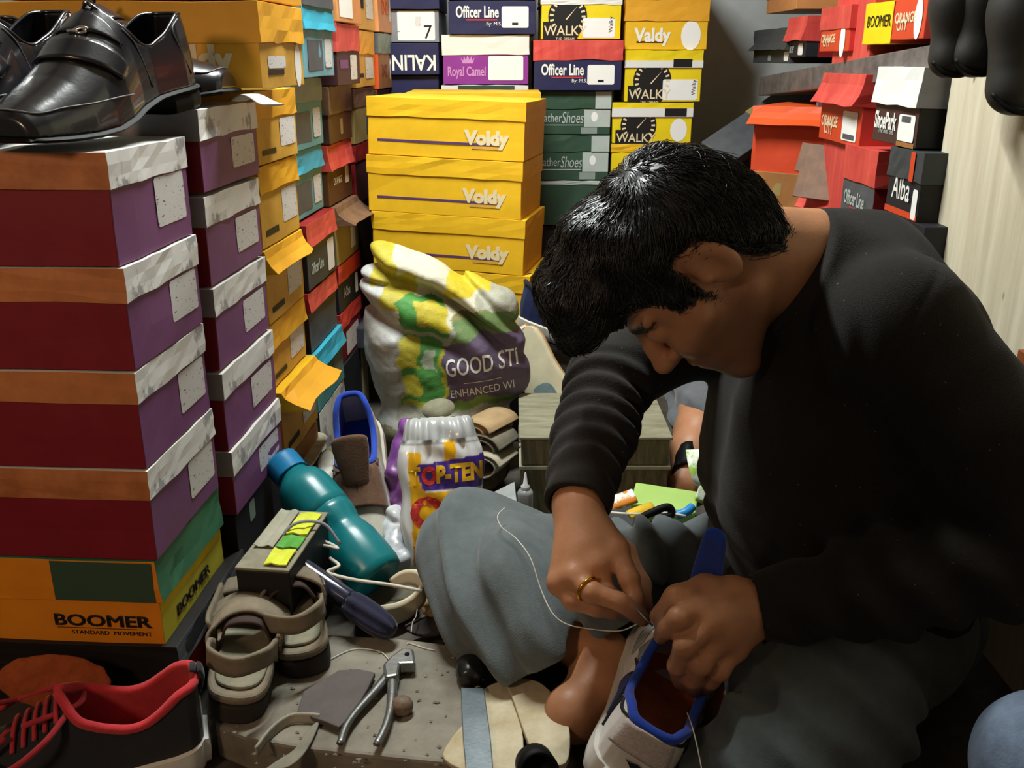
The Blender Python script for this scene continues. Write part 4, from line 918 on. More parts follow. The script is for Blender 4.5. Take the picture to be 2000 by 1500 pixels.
S = SDF((-.07, -.012, -.04), (.07, .012, .04), .0016); S.ell((0, 0, 0), (.062, .008, .03), .002); S.disp(lambda X, Y, Z: .0012*n3(X, Y, Z, 260))
o = S.mesh('insole_pad', mat('rust_felt', '#9c4a22', .95, .15, 60, .6, 300)); o.location = P(106, 1330, .905); o.rotation_euler = (R(-24), R(6), R(4)); setp(o, 'rust orange felt pad leaning on the dark box behind the black sneaker', 'pad')
# loose chips: uncountable debris
V, F = [], []
for i in range(150):
    p = PZ(random.uniform(430, 1000), random.uniform(1240, 1500), .0475 if i % 3 else .004); a = random.uniform(0, 6.28); r = random.uniform(.0012, .0045)
    b0 = len(V)
    for k in range(3): V.append((p.x+r*math.cos(a+k*2.1), p.y+r*.6*math.sin(a+k*2.1), p.z))
    V.append((p.x, p.y, p.z+r*.5)); F += [(b0, b0+1, b0+3), (b0+1, b0+2, b0+3), (b0+2, b0, b0+3), (b0, b0+2, b0+1)]
o = mk('debris', V, F, M_SCR); setp(o, 'leather and thread crumbs scattered over the slab and floor', 'debris', kind='stuff')
for i, (l, lb) in enumerate([([(640, 1290), (690, 1268), (740, 1272), (760, 1288)], 'loose pale thread behind the pincers'), ([(795, 1258), (800, 1256), (830, 1266), (850, 1270)], 'short loose thread right of the pincer jaw'), ([(803, 1235), (806, 1215), (812, 1205), (815, 1190)], 'thin brown thread hanging at the slab back edge')]):
    setp(tube('thread', pz(l, .0475), .0007, M_WLACE, None, seg=5), lb, 'thread')
# ---------------------------------------------------------------- bottle, umbrella, black carton
base = PZ(742, 1148, .035); base.y = 1.19; base = P(742, 1132, 1.19); top = P(543, 895, 1.335)
d = top - base
t = thing('water_bottle', 'teal plastic water bottle leaning against the purple boxes', 'bottle', base, frame(d, (0, -1, .3)))
k_ = d.length/.252
def turn(x, y, z): return (z*k_, x, y)
M_TEAL = mat('teal_plastic', '#128a92', .32, .1, 8, trans=.35, spec=.5); M_CAP = mat('blue_cap', '#1279ad', .4, .06, 10, .05)
def grip(x, y, z):
    a = math.atan2(y, x); r = math.hypot(x, y)
    if .055 < z < .15 and abs(a-1.2) < .75: r -= .0028*math.sin((z-.055)/.095*3.14)
    return turn(r*math.cos(a), r*math.sin(a), z)
lathe('body', [(.02, .003), (.033, 0), (.039, .004), (.0415, .014), (.042, .04), (.0415, .066), (.039, .078), (.0365, .088), (.036, .092), (.0362, .097), (.039, .106), (.041, .118), (.0412, .126), (.0408, .1265), (.0408, .1285), (.0414, .129), (.042, .14), (.0418, .17), (.0405, .184), (.036, .196), (.029, .204), (.0245, .209), (.0245, .214)], M_TEAL, t, 40, fn=grip)
lathe('cap', [(.0265, .214), (.0275, .2145), (.0275, .2155), (.0268, .217), (.0272, .242), (.0262, .246), (.02, .2475)], M_CAP, t, 36, fn=lambda x, y, z: turn(x*(1+.02*math.cos(18*math.atan2(y, x))), y*(1+.02*math.cos(18*math.atan2(y, x))), z))
a = P(552, 1080, 1.13); b = PZ(768, 1236, .065)
d = b - a; Lu = d.length
t = thing('umbrella', 'folded dark blue umbrella lying aslant below the teal bottle', 'umbrella', a, frame(d, (0, 0, 1)))
lathe('handle', [(.009, 0), (.0125, .002), (.0135, .012), (.0125, .0135), (.013, .02), (.0138, .11), (.0145, .155), (.014, .16)], mat('glossy_handle', '#20263c', .16, .05, spec=.7, coat=.5), t, 32, fn=lambda x, y, z: (z*Lu/.26, x, y))
def pleat(x, y, z):
    a_ = math.atan2(y, x); r = math.hypot(x, y)*(1+.09*math.cos(7*a_+z*18)); return (z*Lu/.26, r*math.cos(a_), r*math.sin(a_))
lathe('cover', [(.0135, .159), (.0155, .163), (.0175, .18), (.018, .21), (.0165, .24), (.013, .254), (.008, .26)], FAB('umbrella_cloth', '#23243c'), t, 42, fn=pleat)
tube('wrist_cord', [(.0, 0, .004), (-.012, .01, .02), (-.006, .03, .034), (.02, .05, .038), (.05, .055, .02)], .0022, mat('grey_cord', '#8d929c', .7), t, seg=6)
a = P(466, 1112, 1.05); zt = a.z
t = thing('carton', 'black carton with neon yellow and green strips on its lid', 'carton', (-.315, 1.052, 0), (0, 0, R(-7)))
rbox('body', (-.035, 0, 0), (.035, .16, zt-.004), K['blk'], t, .002)
rbox('lid', (-.0355, -.001, zt-.0038), (.0355, .162, zt), mat('card_dusty', '#8f8a76', .8, .2, 30), t, .001)
for i, (y0, y1, cc) in enumerate([(.006, .045, '#d9e23a'), (.05, .082, '#57a83c'), (.088, .15, '#dbe63c')]):
    rbox('neon_strip', (.0, y0, zt+.0004), (.03, y1, zt+.003), mat('neon_'+str(i % 2), cc, .5, .1), t, .0006, n=(3, 3, 1), fn=lambda x, y, z: (x, y, z+.003*math.sin(x*120+y*40)**2))
rbox('paper', (-.03, .05, zt+.0004), (-.004, .155, zt+.002), mat('old_paper', '#a9a692', .85, .15), t, .0005, n=(4, 5, 1), fn=lambda x, y, z: (x, y, z+.004*math.sin(x*150)**2))
for l, lb in [([P(*q) for q in ((600, 1108, 1.16), (606, 1084, 1.17), (628, 1066, 1.18), (660, 1072, 1.18), (640, 1060, 1.19), (600, 1048, 1.19), (560, 1062, 1.16))], 'white shoelace loop curling above the umbrella'),
              ([P(*q) for q in ((645, 1090, 1.15), (662, 1105, 1.13), (640, 1118, 1.12), (690, 1132, 1.1), (760, 1142, 1.1), (824, 1154, 1.1))], 'long cream shoelace stretched from the umbrella to the cream strap')]:
    setp(tube('shoelace', l, .0024, M_WLACE, None, seg=7), lb, 'shoelace')
M_CRM = mat('cream_strap', '#d8ccae', .6, .08, 20, .1)
q = [P(*v) for v in ((742, 1205, 1.09), (780, 1196, 1.11), (812, 1176, 1.13), (828, 1150, 1.15), (815, 1130, 1.17), (790, 1128, 1.18), (765, 1140, 1.18))]
setp(band('slipper_strap', q, (0, .25, 1), .026, M_CRM, None, .004, ws=[1.15, 1.1, 1, .95, .9, .8, .6]), 'cream slipper strap curving up at the end of the long shoelace', 'strap')
flat('insole', 'grey worn insole lying under the cream slipper strap', 'insole', [(700, 1160), (740, 1140), (800, 1138), (822, 1160), (800, 1190), (740, 1212), (690, 1206)], .03, .008, mat('grey_sole', '#5d5a4c', .85, .2, 25, .3), k=4)
SCR = [('tan leather offcut with stitch lines left of the trouser knee', [(828, 1164), (886, 1160), (892, 1192), (850, 1200), (826, 1192)], .034, '#9a7d58'), ('dark sole offcut at the back edge of the slab', [(790, 1218), (850, 1196), (890, 1196), (900, 1222), (830, 1240)], .03, '#3a3430'),
       ('pale rubber sole scrap beside the blue bottle cap', [(585, 870), (612, 845), (640, 850), (620, 890), (596, 910)], .10, '#b9b39c'), ('olive leather scrap between the cap and the upended sneaker', [(610, 905), (650, 868), (660, 880), (640, 930), (615, 950)], .07, '#76704f'),
       ('small white sole tip behind the bottle shoulder', [(620, 900), (640, 880), (652, 890), (650, 935), (632, 950)], .08, '#d9d6cc'), ('dark leather scrap against the kraft carton', [(585, 905), (610, 880), (622, 900), (605, 940)], .06, '#3f3a30')]
for lb, l, z, c in SCR:
    o = flat('leather_scrap', lb, 'leather', l, z, .005, mat('scrap_'+c[1:], c, .85, .2, 30, .3), k=3, wob=.003)
def heap(name, label, c, r, m, seed, parent=None):
    S = SDF((-.1, -.1, -.05), (.1, .1, .06), .003); S.ell((0, 0, 0), r, .01); S.disp(lambda X, Y, Z: .008*n3(X, Y, Z, 55, seed)+.004*n3(X, Y, Z, 120, seed+2))
    o = S.mesh(name, m); o.location = c; return setp(o, label, 'scraps', kind=None)
q = PZ(640, 930, .03); o = heap('scrap_heap', 'mound of dark leather scraps behind the teal bottle', (q.x, q.y, .03), (.07, .08, .03), mat('dark_scraps', '#3b342b', .9, .3, 40, .6, 60, col2='#7a725e'), 3)
# ---------------------------------------------------------------- bags
t = None
Wd, Hg = .135, .245
b0 = PZ(872, 1122, .004); rot = frame((1, .16, 0), (0, .3, 1))
t = thing('seed_packet', 'bulging white and yellow plastic packet with purple banner beside the knee', 'packet', b0, rot)
NX, NZ = 56, 96; V, F = [], []
def prof(u, v): return .030*max(0, (1-u**4))**.5*max(0, 1-(2*v-1)**6)**.6
for sg in (-1, 1):
    for i in range(NZ+1):
        for j in range(NX+1):
            u = j/NX*2-1; v = i/NZ
            w = Wd/2*(1-.08*math.sin(v*9)**2)*(.62+.38*min(1, (1.02-v)/.22)**.5 if v > .8 else 1)
            y = sg*(prof(u, v)+.0016*math.sin(v*40+u*5)*(1-abs(u))+.0012*math.sin(u*24+v*13))
            if v > .86: y += .0035*math.sin(u*8+1)+.0022*math.sin(u*21)
            V.append((u*w, y, v*Hg))
    b_ = 0 if sg == -1 else (NX+1)*(NZ+1)
    for i in range(NZ):
        for j in range(NX):
            q = b_+i*(NX+1)+j; f = (q, q+1, q+NX+2, q+NX+1); F.append(f if sg == -1 else f[::-1])
def pcol(v):
    u = v[:, 0]/(Wd/2); w = v[:, 2]/Hg; c = np.empty((len(v), 3)); c[:] = lin('#e9ecec')[:3]
    c[w > .84] = lin('#a9adad')[:3]
    yl = (np.abs(u+.02) < .72) & (w > .09) & (w < .62) | (np.abs(u+.62) < .14) & (w > .6) & (w < .8) | (np.abs(u-.18) < .13) & (w > .7) & (w < .86)
    c[yl] = lin('#f2b814')[:3]
    c[(np.abs(u+.02) < .72) & (w > .09) & (w < .2)] = lin('#d98312')[:3]
    c[(np.abs(u+.02) < .72) & (w > .2) & (w < .215)] = lin('#8d5a14')[:3]
    c[(u > -.58+.16*np.maximum(0, .66-w)*8) & (w > .56) & (w < .735+.03*u)] = lin('#4a2f96')[:3]
    c[(w > .545) & (w < .56) & (u > -.4)] = lin('#f4f4f0')[:3]
    c[w < .02] = lin('#9fd0bf')[:3]
    return c
M_POLY = mat('poly_film', '#ffffff', .28, .02, attr=True, spec=.5, coat=.2)
o = mk('bag', V, F, M_POLY, t, True, col=pcol)
tr = bvh(o)
wrap_text('T', .036, K['yellow'], o, tr, (-.043, -.06, .147), (1, 0, .03), (0, 0, 1), xs=.75, bold=.05)
wrap_text('P-TEN', .036, K['yellow'], o, tr, (.026, -.06, .149), (1, 0, .03), (0, 0, 1), xs=.75, bold=.05)
wrap_text('O', .036, K['inkr'], o, tr, (-.021, -.06, .147), (1, 0, .03), (0, 0, 1), xs=.75, bold=.06)
wrap_text('Q', .062, K['inkr'], o, tr, (-.026, -.06, .082), (1, 0, 0), (0, 0, 1), bold=.05)
wrap_text('NOT FOR SALE', .0075, K['inkb'], o, tr, (-.012, -.06, .042), (1, 0, 0), (0, 0, 1), bold=.02) if False else None
def crumple(name, label, lo, hi, prim, m, amp, sc, seed, vox=.003, cat='bag', col=None, grp=None):
    S = SDF(lo, hi, vox)
    for a, b, ra, rb_ in prim: S.cone(a, b, ra, rb_, .02)
    S.disp(lambda X, Y, Z: amp*(1-2*np.abs(n3(X, Y, Z, sc, seed)))+amp*.5*n3(X, Y, Z, sc*2.3, seed+1))
    o = S.mesh(name, m, None, col); return setp(o, label, cat, grp)
pts = [P(795, 845, 1.46), P(792, 930, 1.42), P(798, 1010, 1.38)]
crumple('plastic_bag', 'crumpled purple plastic bag between the upended sneaker and the packet', (-.26, 1.28, -.01), (-.1, 1.55, .3), [(pts[0], pts[1], .022, .032), (pts[1], pts[2], .032, .028)], mat('purple_film', '#8a4f9a', .4, .25, 25, .2, 60, col2='#4f2a62', spec=.5), .006, 70, 1)
pts = [P(768, 1010, 1.36), P(785, 1090, 1.3), P(790, 1060, 1.34)]
crumple('plastic_bag', 'crumpled silvery white plastic bag at the foot of the packet', (-.3, 1.2, -.01), (-.1, 1.46, .2), [(pts[0], pts[1], .02, .03), (pts[2], pts[1], .028, .02)], mat('white_film', '#cfd3d6', .3, .2, 30, .2, 60, spec=.6), .006, 80, 4)
# big woven sack
YS = 1.74
def sp(px, py, dy=0): return P(px, py, YS+dy)
S = SDF((-.34, 1.55, -.01), (.08, 1.96, .48), .0035)
S.ell(sp(868, 745), (.12, .09, .11), .03); S.ell(sp(925, 690, -.01), (.085, .08, .09), .03); S.ell(sp(800, 680), (.078, .078, .13), .03); S.ell(sp(870, 820, -.01), (.135, .105, .06), .03)
S.chain([sp(790, 640), sp(762, 560), sp(755, 505)], [.08, .05, .028], .03); S.cone(sp(757, 510), sp(745, 483), .02, .012, .015); S.chain([sp(775, 530), sp(835, 560), sp(905, 595), sp(962, 612, -.02), sp(985, 730)], [.04, .05, .055, .045, .05], .03); S.cone(sp(835, 620), sp(900, 660), .08, .08, .03)
def sfold(X, Y, Z):
    u = X*.55 + Z*.83 + .012*np.sin(X*26+Y*12); up = np.clip((Z-.2)/.08, 0, 1)
    cr = lambda p, s_: np.exp(-((u-p)/s_)**2)
    d = up*(.016*cr(.135, .012) + .018*cr(.205, .01) + .012*cr(.255, .01) - .008*cr(.17, .014) - .008*cr(.23, .012)) + .014*np.exp(-((X*.45+Z-.262+.02*np.sin(X*14))/.008)**2)*np.clip((.02-X)/.05, 0, 1)
    return d + .004*n3(X, Y, Z, 34, 2) + .0022*n3(X, Y, Z, 95, 5) + .0012*np.abs(n3(X, Y, Z, 170, 3))
S.disp(sfold)
def scol(v):
    x = v[:, 0]*1000; z = v[:, 2]*1000; c = np.empty((len(v), 3)); c[:] = lin('#b4b5a8')[:3]
    def zone(m_, h): c[m_] = lin(h)[:3]
    rs = np.random.default_rng(3); xx = x+5*np.sin(z*.06)+3*np.sin(z*.17); zz = z+6*np.sin(x*.05+1)+3*np.sin(x*.14)
    zone(xx < -212, '#c9cccf'); zone((xx > -262) & (xx < -205) & (zz > 372), '#c9bc3c')
    zone((xx > -215) & (xx < -60) & (zz > 300) & (zz < 440), '#dedac6'); zone((xx > -235) & (xx < -175) & (zz > 330) & (zz < 385), '#cabd44')
    zone((xx > -205) & (xx < -120) & (zz > 285) & (zz < 345), '#4f9a46'); zone((xx > -172) & (xx < -118) & (zz > 296) & (zz < 338), '#d3c238'); zone((xx > -120) & (xx < -40) & (zz > 350), '#dcc836'); zone((xx > -110) & (xx < -40) & (zz > 270) & (zz < 320), '#8f8a5a')
    zone((xx > -205) & (xx < -125) & (zz > 145) & (zz < 275), '#5aa552'); zone((xx > -205) & (xx < -168) & (zz > 215) & (zz < 272), '#cfc544'); zone((xx > -205) & (xx < -172) & (zz > 160) & (zz < 200), '#cfc544'); zone((xx > -160) & (xx < -138) & (zz > 215) & (zz < 250), '#c9d8c4')
    zone((xx > -200) & (xx < -125) & (zz > 140) & (zz < 152), '#c5c23c')
    pz_ = 268+.16*(xx+120); zone((xx > -125) & (zz > 158) & (zz < pz_), '#6d5f7c'); zone((xx > -130) & (xx < -122) & (zz > 150) & (zz < 262), '#c8bf3c')
    zone((xx > -122) & (zz > 140) & (zz < 158), '#7fa04e'); zone((xx > -110) & (zz > pz_) & (zz < pz_+38), '#74905a'); zone(zz < 105, '#8d8a72')
    return c*(1-.12*rs.random((len(v), 1)))
M_SACK = mat('woven_sack', '#f4f2ea', .6, .12, 30, .25, 300, attr=True, spec=.35)
sk = S.mesh('sack', M_SACK, None, scol, sm=1); setp(sk, 'big woven plastic sack, green and yellow with a purple panel, leaning on the yellow boxes', 'sack')
tr = bvh(sk); q = Vector((-.055, 1.60, .222)); wrap_text('GOOD STI', .046, K['inkw'], sk, tr, q, (1, 0, .14), (-.1, .15, 1), xs=.62, bold=.01)
q = Vector((-.055, 1.60, .178)); wrap_text('ENHANCED WI', .022, K['inkw'], sk, tr, q, (1, 0, .12), (-.1, .15, 1), xs=.78, bold=0)
q = Vector((-.055, 1.60, .206)); wrap_text('_________', .02, K['inkw'], sk, tr, q, (1, 0, .12), (-.1, .15, 1), xs=.78, bold=0, name='underline')
# leather rolls in front of the sack
M_TANL = mat('tan_leather', '#a98f68', .75, .15, 20, .2, 100); M_GRL = mat('grey_leather', '#77705f', .8, .2, 20, .2)
def roll(label, px, py, Y, r, m, w=.07, yaw=0, sq=.6, turns=1.4):
    c = P(px, py, Y); n = 16; pts = []
    for i in range(n):
        a = i/(n-1)*turns*2*math.pi; rr = r*(1-.45*i/n); pts.append((rr*math.cos(a), 0, rr*sq*math.sin(a)))
    o = band('leather_roll', pts, (0, 1, 0), w, m, None, .003); o.location = c; o.rotation_euler = (0, R(-12), R(yaw)); return setp(o, label, 'leather', None)
roll('tan leather curl on top of the scrap pile before the sack', 945, 832, 1.60, .047, M_TANL, .09, -35, .5, 1.2)
roll('grey leather roll under the tan curl', 950, 868, 1.58, .05, M_GRL, .07, -30, .62, 1.5)
roll('pale leather roll lowest in the scrap pile beside the chest', 955, 900, 1.56, .042, mat('pale_leather', '#b3aa92', .75, .15), .07, -28, .6, 1.6)
for lb, l, Y, c in [('round grey leather disc leaning on the sack foot', (856, 800), 1.60, '#8d8a72')]:
    o = lathe('leather_disc', [(.001, 0), (.029, .0005), (.03, .003), (.001, .0036)], mat('scrap_'+c[1:], c, .85, .2, 30, .3), None, 24, fn=lambda x, y, z: (x, y*.72, z+.2*x*x))
    o.location = P(*l, Y); o.rotation_euler = (R(38), R(-8), R(12)); setp(o, lb, 'leather')
q = P(905, 850, 1.62); heap('scrap_heap', 'mound of grey brown scraps between sack and packet', (q.x, 1.6, .05), (.085, .07, .05), mat('brown_scraps', '#4d4436', .9, .3, 40, .6, 60, col2='#80765f'), 6)
q = PZ(985, 935, .0); flat('card_scrap', 'pale card scrap standing beside the chest', 'card', [(965, 960), (1005, 940), (1010, 985), (960, 990)], .06, .004, mat('pale_card', '#9fa3a0', .8, .15), k=0)
# chest
a, b = P(1014, 853, 1.5), P(1314, 853, 1.5); zt = a.z; cw = b.x - a.x
M_CH = mat('chest_wood', '#8f8d76', .75, .2, 18, .25, 80, stretch=(1, 4, 4), col2='#67644f'); M_CHF = mat('chest_front', '#7f7a5e', .75, .25, 22, .3, 60, stretch=(5, 1, .8), col2='#4a4534')
t = thing('chest', 'worn grey wooden chest behind the forearm', 'chest', ((a.x+b.x)/2, 1.5, 0))
rbox('body', (-cw/2+.004, .004, 0), (cw/2-.004, .218, zt-.062), M_CHF, t, .002)
rbox('rail', (-cw/2, -.001, zt-.0615), (cw/2, .221, zt-.055), mat('chest_edge', '#a7a68e', .7), t, .001)
rbox('lid', (-cw/2+.004, .002, zt-.054), (cw/2-.004, .219, zt-.006), M_CHF, t, .002); rbox('top_board', (-cw/2, -.003, zt-.0055), (cw/2, .224, zt), M_CH, t, .0015)
t = thing('glue_bottle', 'small clear glue bottle with a pointed nozzle in front of the chest', 'bottle', P(1026, 962, 1.46))
M_CLR = mat('clear_plastic', '#dfe4e6', .15, .02, trans=.7, spec=.6)
lathe('body', [(.012, -.05), (.0135, -.048), (.0135, .0), (.012, .004), (.006, .007)], M_CLR, t, 20); lathe('nozzle', [(.0075, .0072), (.0078, .012), (.004, .016), (.0016, .036), (.001, .037)], mat('white_plastic', '#e4e6e4', .4), t, 16)
# tray with small things and the green box
a = P(1295, 990, 1.36)
t = thing('tray', 'low dark tray holding small tools behind the thigh', 'tray', (.21, 1.37, 0))
rbox('base', (-.1, -.08, 0), (.1, .08, .05), K['char'], t, .002)
t = thing('plastic_box', 'translucent lime green plastic box behind the thigh', 'box', P(1297, 985, 1.38), (R(2), R(3), R(-14)))
M_LIME = mat('lime_plastic', '#c6ec86', .3, .06, 8, trans=.25, spec=.5, sss=.3)
rbox('body', (-.05, -.035, -.016), (.05, .035, .004), M_LIME, t, .003); rbox('lid', (-.0515, -.0365, .0045), (.0515, .0365, .014), M_LIME, t, .003)
for nm, lb, l, w, m in [('pouch', 'orange and white sachet left of the lime box', [(1172, 990, 1.33), (1205, 980, 1.335), (1240, 968, 1.34)], .03, mat('sachet', '#d98a2c', .4, .1, 60, col2='#f1efe6', sharp=True)),
                        ('pouch', 'yellow tube with white cap in front of the lime box', [(1228, 1006, 1.29), (1252, 996, 1.3), (1275, 988, 1.31)], .018, mat('yellow_tube', '#e2b92a', .4, .1)),
                        ('cable', 'thin cream cord lying before the lime box', [(1180, 1000, 1.3), (1240, 1004, 1.28), (1300, 1002, 1.285), (1340, 1008, 1.28)], .004, M_WLACE),
                        ('marker', 'bright blue marker at the right of the lime box', [(1322, 1006, 1.3), (1340, 1000, 1.3), (1352, 990, 1.31)], .014, mat('blue_marker', '#2f8fd4', .4, .06)),
                        ('cable', 'black cable heap before the lime box', [(1245, 1015, 1.27), (1275, 1000, 1.27), (1305, 990, 1.275), (1310, 1006, 1.27), (1280, 1015, 1.26)], .012, M_LSOLE)]:
    o = tube(nm, [P(*q) for q in l], w/2, m, None, seg=8, flat=(.4, (0, -.4, 1)) if nm == 'pouch' else None); setp(o, lb, {'pouch': 'sachet', 'cable': 'cord', 'marker': 'marker'}[nm])
o = band('paper_wrapper', [P(*q) for q in ((1358, 878, 1.4), (1362, 905, 1.38), (1368, 930, 1.37), (1388, 945, 1.37), (1380, 965, 1.36), (1362, 960, 1.36))], (.8, .3, .3), .03, mat('wrapper', '#eef2e6', .5, .1, 40, col2='#b6dc62', sharp=True, thr=.46), None, .0012)
setp(o, 'white and lime paper wrapper standing right of the lime box', 'paper')
# hanging black boots
def boot(label, x, yb, Y, ht, r, lean):
    b = P(x, yb, Y); t = thing('boot', label, 'boot', b)
    S = SDF((-.09, -.07, -.01), (.09, .07, ht+.03), .003)
    S.cone((0, 0, r*.8), (lean*.3, .0, r*3), r*.8, r*1.02, .02); S.cone((lean*.3, 0, r*3), (lean, 0, ht), r*1.02, r*1.1, .02); S.ell((r*.2, -.004, r*.75), (r*.92, r*.8, r*.75), .015)
    S.mesh('foot', mat('boot_rubber', '#2f2d2a', .55, .1, 14, .1, 90), t)
    tube('sole_edge', [(-r*.8, -r*.3, r*.6), (-r*.3, -r*.72, r*.1), (r*.5, -r*.74, r*.1), (r*.95, -r*.3, r*.8), (r*1.0, -r*.1, r*2.2), (r*.9+lean*.4, -.0, r*3.6)], .0035, M_LSOLE, t, seg=8)
boot('leftmost hanging black boot, its toe in front of the white lid', 1848, 148, 1.26, .22, .028, .004)
boot('middle hanging black boot, shorter and turned toward the shelf', 1894, 146, 1.24, .22, .03, .028)
boot('rightmost hanging black boot at the frame corner, hanging lowest', 1972, 220, 1.18, .26, .037, .0)
# ---------------------------------------------------------------- the man at work
M_SKIN = mat('skin', '#ffffff', .48, .07, 60, .12, 260, attr=True, sss=.08, spec=.4)
def sweater_mat():
    m = mat('charcoal_jersey', '#2b2826', .95, .12, 14, .5, 700, spec=.12, sheen=.05)
    nt = m.node_tree; N = nt.nodes; L = nt.links; b = N['Principled BSDF']; src = b.inputs['Base Color'].links[0].from_socket
    tc = N.new('ShaderNodeTexCoord'); vo = N.new('ShaderNodeTexVoronoi'); vo.inputs['Scale'].default_value = 62; L.new(tc.outputs['Object'], vo.inputs['Vector'])
    rp = N.new('ShaderNodeValToRGB'); rp.color_ramp.elements[0].position = .035; rp.color_ramp.elements[1].position = .06
    rp.color_ramp.elements[0].color = (.12, .115, .11, 1); rp.color_ramp.elements[1].color = (0, 0, 0, 1); L.new(vo.outputs['Distance'], rp.inputs[0])
    mx = N.new('ShaderNodeMix'); mx.data_type = 'RGBA'; mx.blend_type = 'ADD'; mx.inputs[0].default_value = 1
    L.new(src, mx.inputs[6]); L.new(rp.outputs[0], mx.inputs[7]); L.new(mx.outputs[2], b.inputs['Base Color'])
    return m
M_SWEAT = sweater_mat(); M_TROU = FAB('grey_cotton', '#5c6567', bump=.3, bscale=600); M_HAIR = mat('black_hair', '#0c0b0b', .34, .1, 40, spec=.7)
V_ = lambda *a: Vector(a)
Ls, Le, Lw = V_(.405, .955, .495), P(2020, 1090, .86), P(1482, 1186, .862)
Rs, Re, Rw = V_(.37, 1.285, .49), P(1188, 742, 1.19), P(1128, 985, .985)
EAR = P(1383, 533, .955)
Hf = V_(-.43, -.06, -.9).normalized(); Hs = V_(0.02, -1, .06); Hs = (Hs - Hf*Hs.dot(Hf)).normalized(); Hu = Hs.cross(Hf); Hu = -Hu if Hu.z < 0 else Hu
HC = EAR - Hs*.08*.96; HM = Matrix((Hs, Hf, Hu)).transposed(); HK = .96
def H(s, f, u): return HC + (Hs*s + Hf*f + Hu*u)*HK
def hell(S, c, r, k=.012, op='u', tilt=None):
    M = HM if tilt is None else HM @ tilt
    S.ell(H(*c), [x*HK for x in r], k, op, M)
person = thing('person', 'man in a charcoal jersey and grey trousers sitting cross-legged, bent over the shoe he sews', 'person', (.43, 1.12, 0))
INV = Matrix.Translation((-.43, -1.12, 0))
LO, HI = (-.2, .62, -.01), (.74, 1.48, .84)
S = SDF(LO, HI, .003)
# trunk and limbs (inside the clothes)
for y in (1.07, 1.18): S.chain([V_(.44, y, .13), V_(.44, y, .3), V_(.43, y, .42), V_(.40, y, .5)], [.11, .11, .105, .07], .03)
S.cone(Ls, Rs, .05, .05, .03)
S.chain([Ls, Le, Lw], [.045, .036, .026], .015); S.chain([Rs, Re, Rw], [.045, .036, .0265], .015)
KR = P(918, 1072, 1.15); AR = P(1178, 1290, .97)
S.chain([V_(.42, 1.21, .09), V_(.29, 1.205, .05), V_(.16, 1.19, .05), KR, P(1075, 1190, 1.04), AR], [.06, .045, .045, .046, .045, .031], .015)
KL = P(1500, 1520, .785); S.chain([V_(.43, 1.02, .12), KL, V_(.26, .99, .06)], [.075, .052, .036], .015)
S.chain([V_(.26, .99, .06), V_(.2, 1.09, .035)], [.033, .03], .01)
# right foot
HL = P(1122, 1392, .905)                # heel on the felt, the foot running back under the held shoe
S.chain([AR, P(1168, 1345, .935), HL], [.034, .03, .027], .02); S.ell(HL + V_(-.004, -.004, .002), (.027, .025, .030), .015)
S.chain([HL, P(1215, 1405, .935), P(1320, 1392, .965)], [.027, .030, .030], .02); S.cone(P(1168, 1345, .935), P(1250, 1390, .95), .03, .03, .02)
for i in range(5):
    a = P(1320, 1392, .965) + V_(.0, (i-2)*.013, -.004+.004*(2-i)*.5); S.cone(a, a + V_(.045-.004*i, .0, -.004), .011-.0008*i, .009-.0008*i, .004)
# neck
NB = V_(.41, 1.10, .53); S.cone(NB, H(0, -.035, -.055), .062, .054, .03); S.cone(V_(.40, 1.08, .47), H(0, .0, -.07), .05, .036, .03)
# head
hell(S, (0, -.012, .045), (.078, .1, .082), .01); hell(S, (0, -.035, .02), (.072, .075, .075), .02); hell(S, (0, .04, .02), (.066, .055, .07), .02); hell(S, (0, .035, -.045), (.058, .055, .06), .02)
S.cone(H(.05, .0, -.06), H(.018, .075, -.108), .016*HK, .016*HK, .02); S.cone(H(-.05, .0, -.06), H(-.018, .075, -.108), .016*HK, .016*HK, .02)
hell(S, (0, .083, -.105), (.022, .016, .016), .015); hell(S, (0, .07, -.06), (.04, .035, .045), .02)
for sg in (1, -1):
    hell(S, (sg*.034, .098, .006), (.021, .014, .015), .006, 's'); hell(S, (sg*.034, .084, .006), (.0155, .0145, .0125), .004)
    S.cone(H(sg*.014, .094, .027), H(sg*.055, .08, .028), .0085, .006, .01); S.cone(H(sg*.035, .078, -.028), H(sg*.06, .045, -.02), .017, .013, .02)
    T = Matrix.Rotation(R(14*sg), 3, 'Z') @ Matrix.Rotation(R(-12), 3, 'X')
    hell(S, (sg*.081, -.012, .002), (.0095, .0225, .034), .006, 'u', T); hell(S, (sg*.092, -.008, .004), (.0085, .0125, .02), .004, 's', T); hell(S, (sg*.084, .006, .0), (.006, .006, .008), .004)
    S.cone(H(sg*.016, .105, -.028), H(sg*.008, .108, -.03), .0075, .009, .006)
S.chain([H(0, .094, .022), H(0, .108, -.005), H(0, .121, -.026)], [.008, .009, .0125], .01)
hell(S, (0, .099, -.055), (.024, .009, .0065), .005); hell(S, (0, .096, -.066), (.021, .009, .0065), .005); hell(S, (0, .106, -.0605), (.024, .006, .0012), .002, 's')
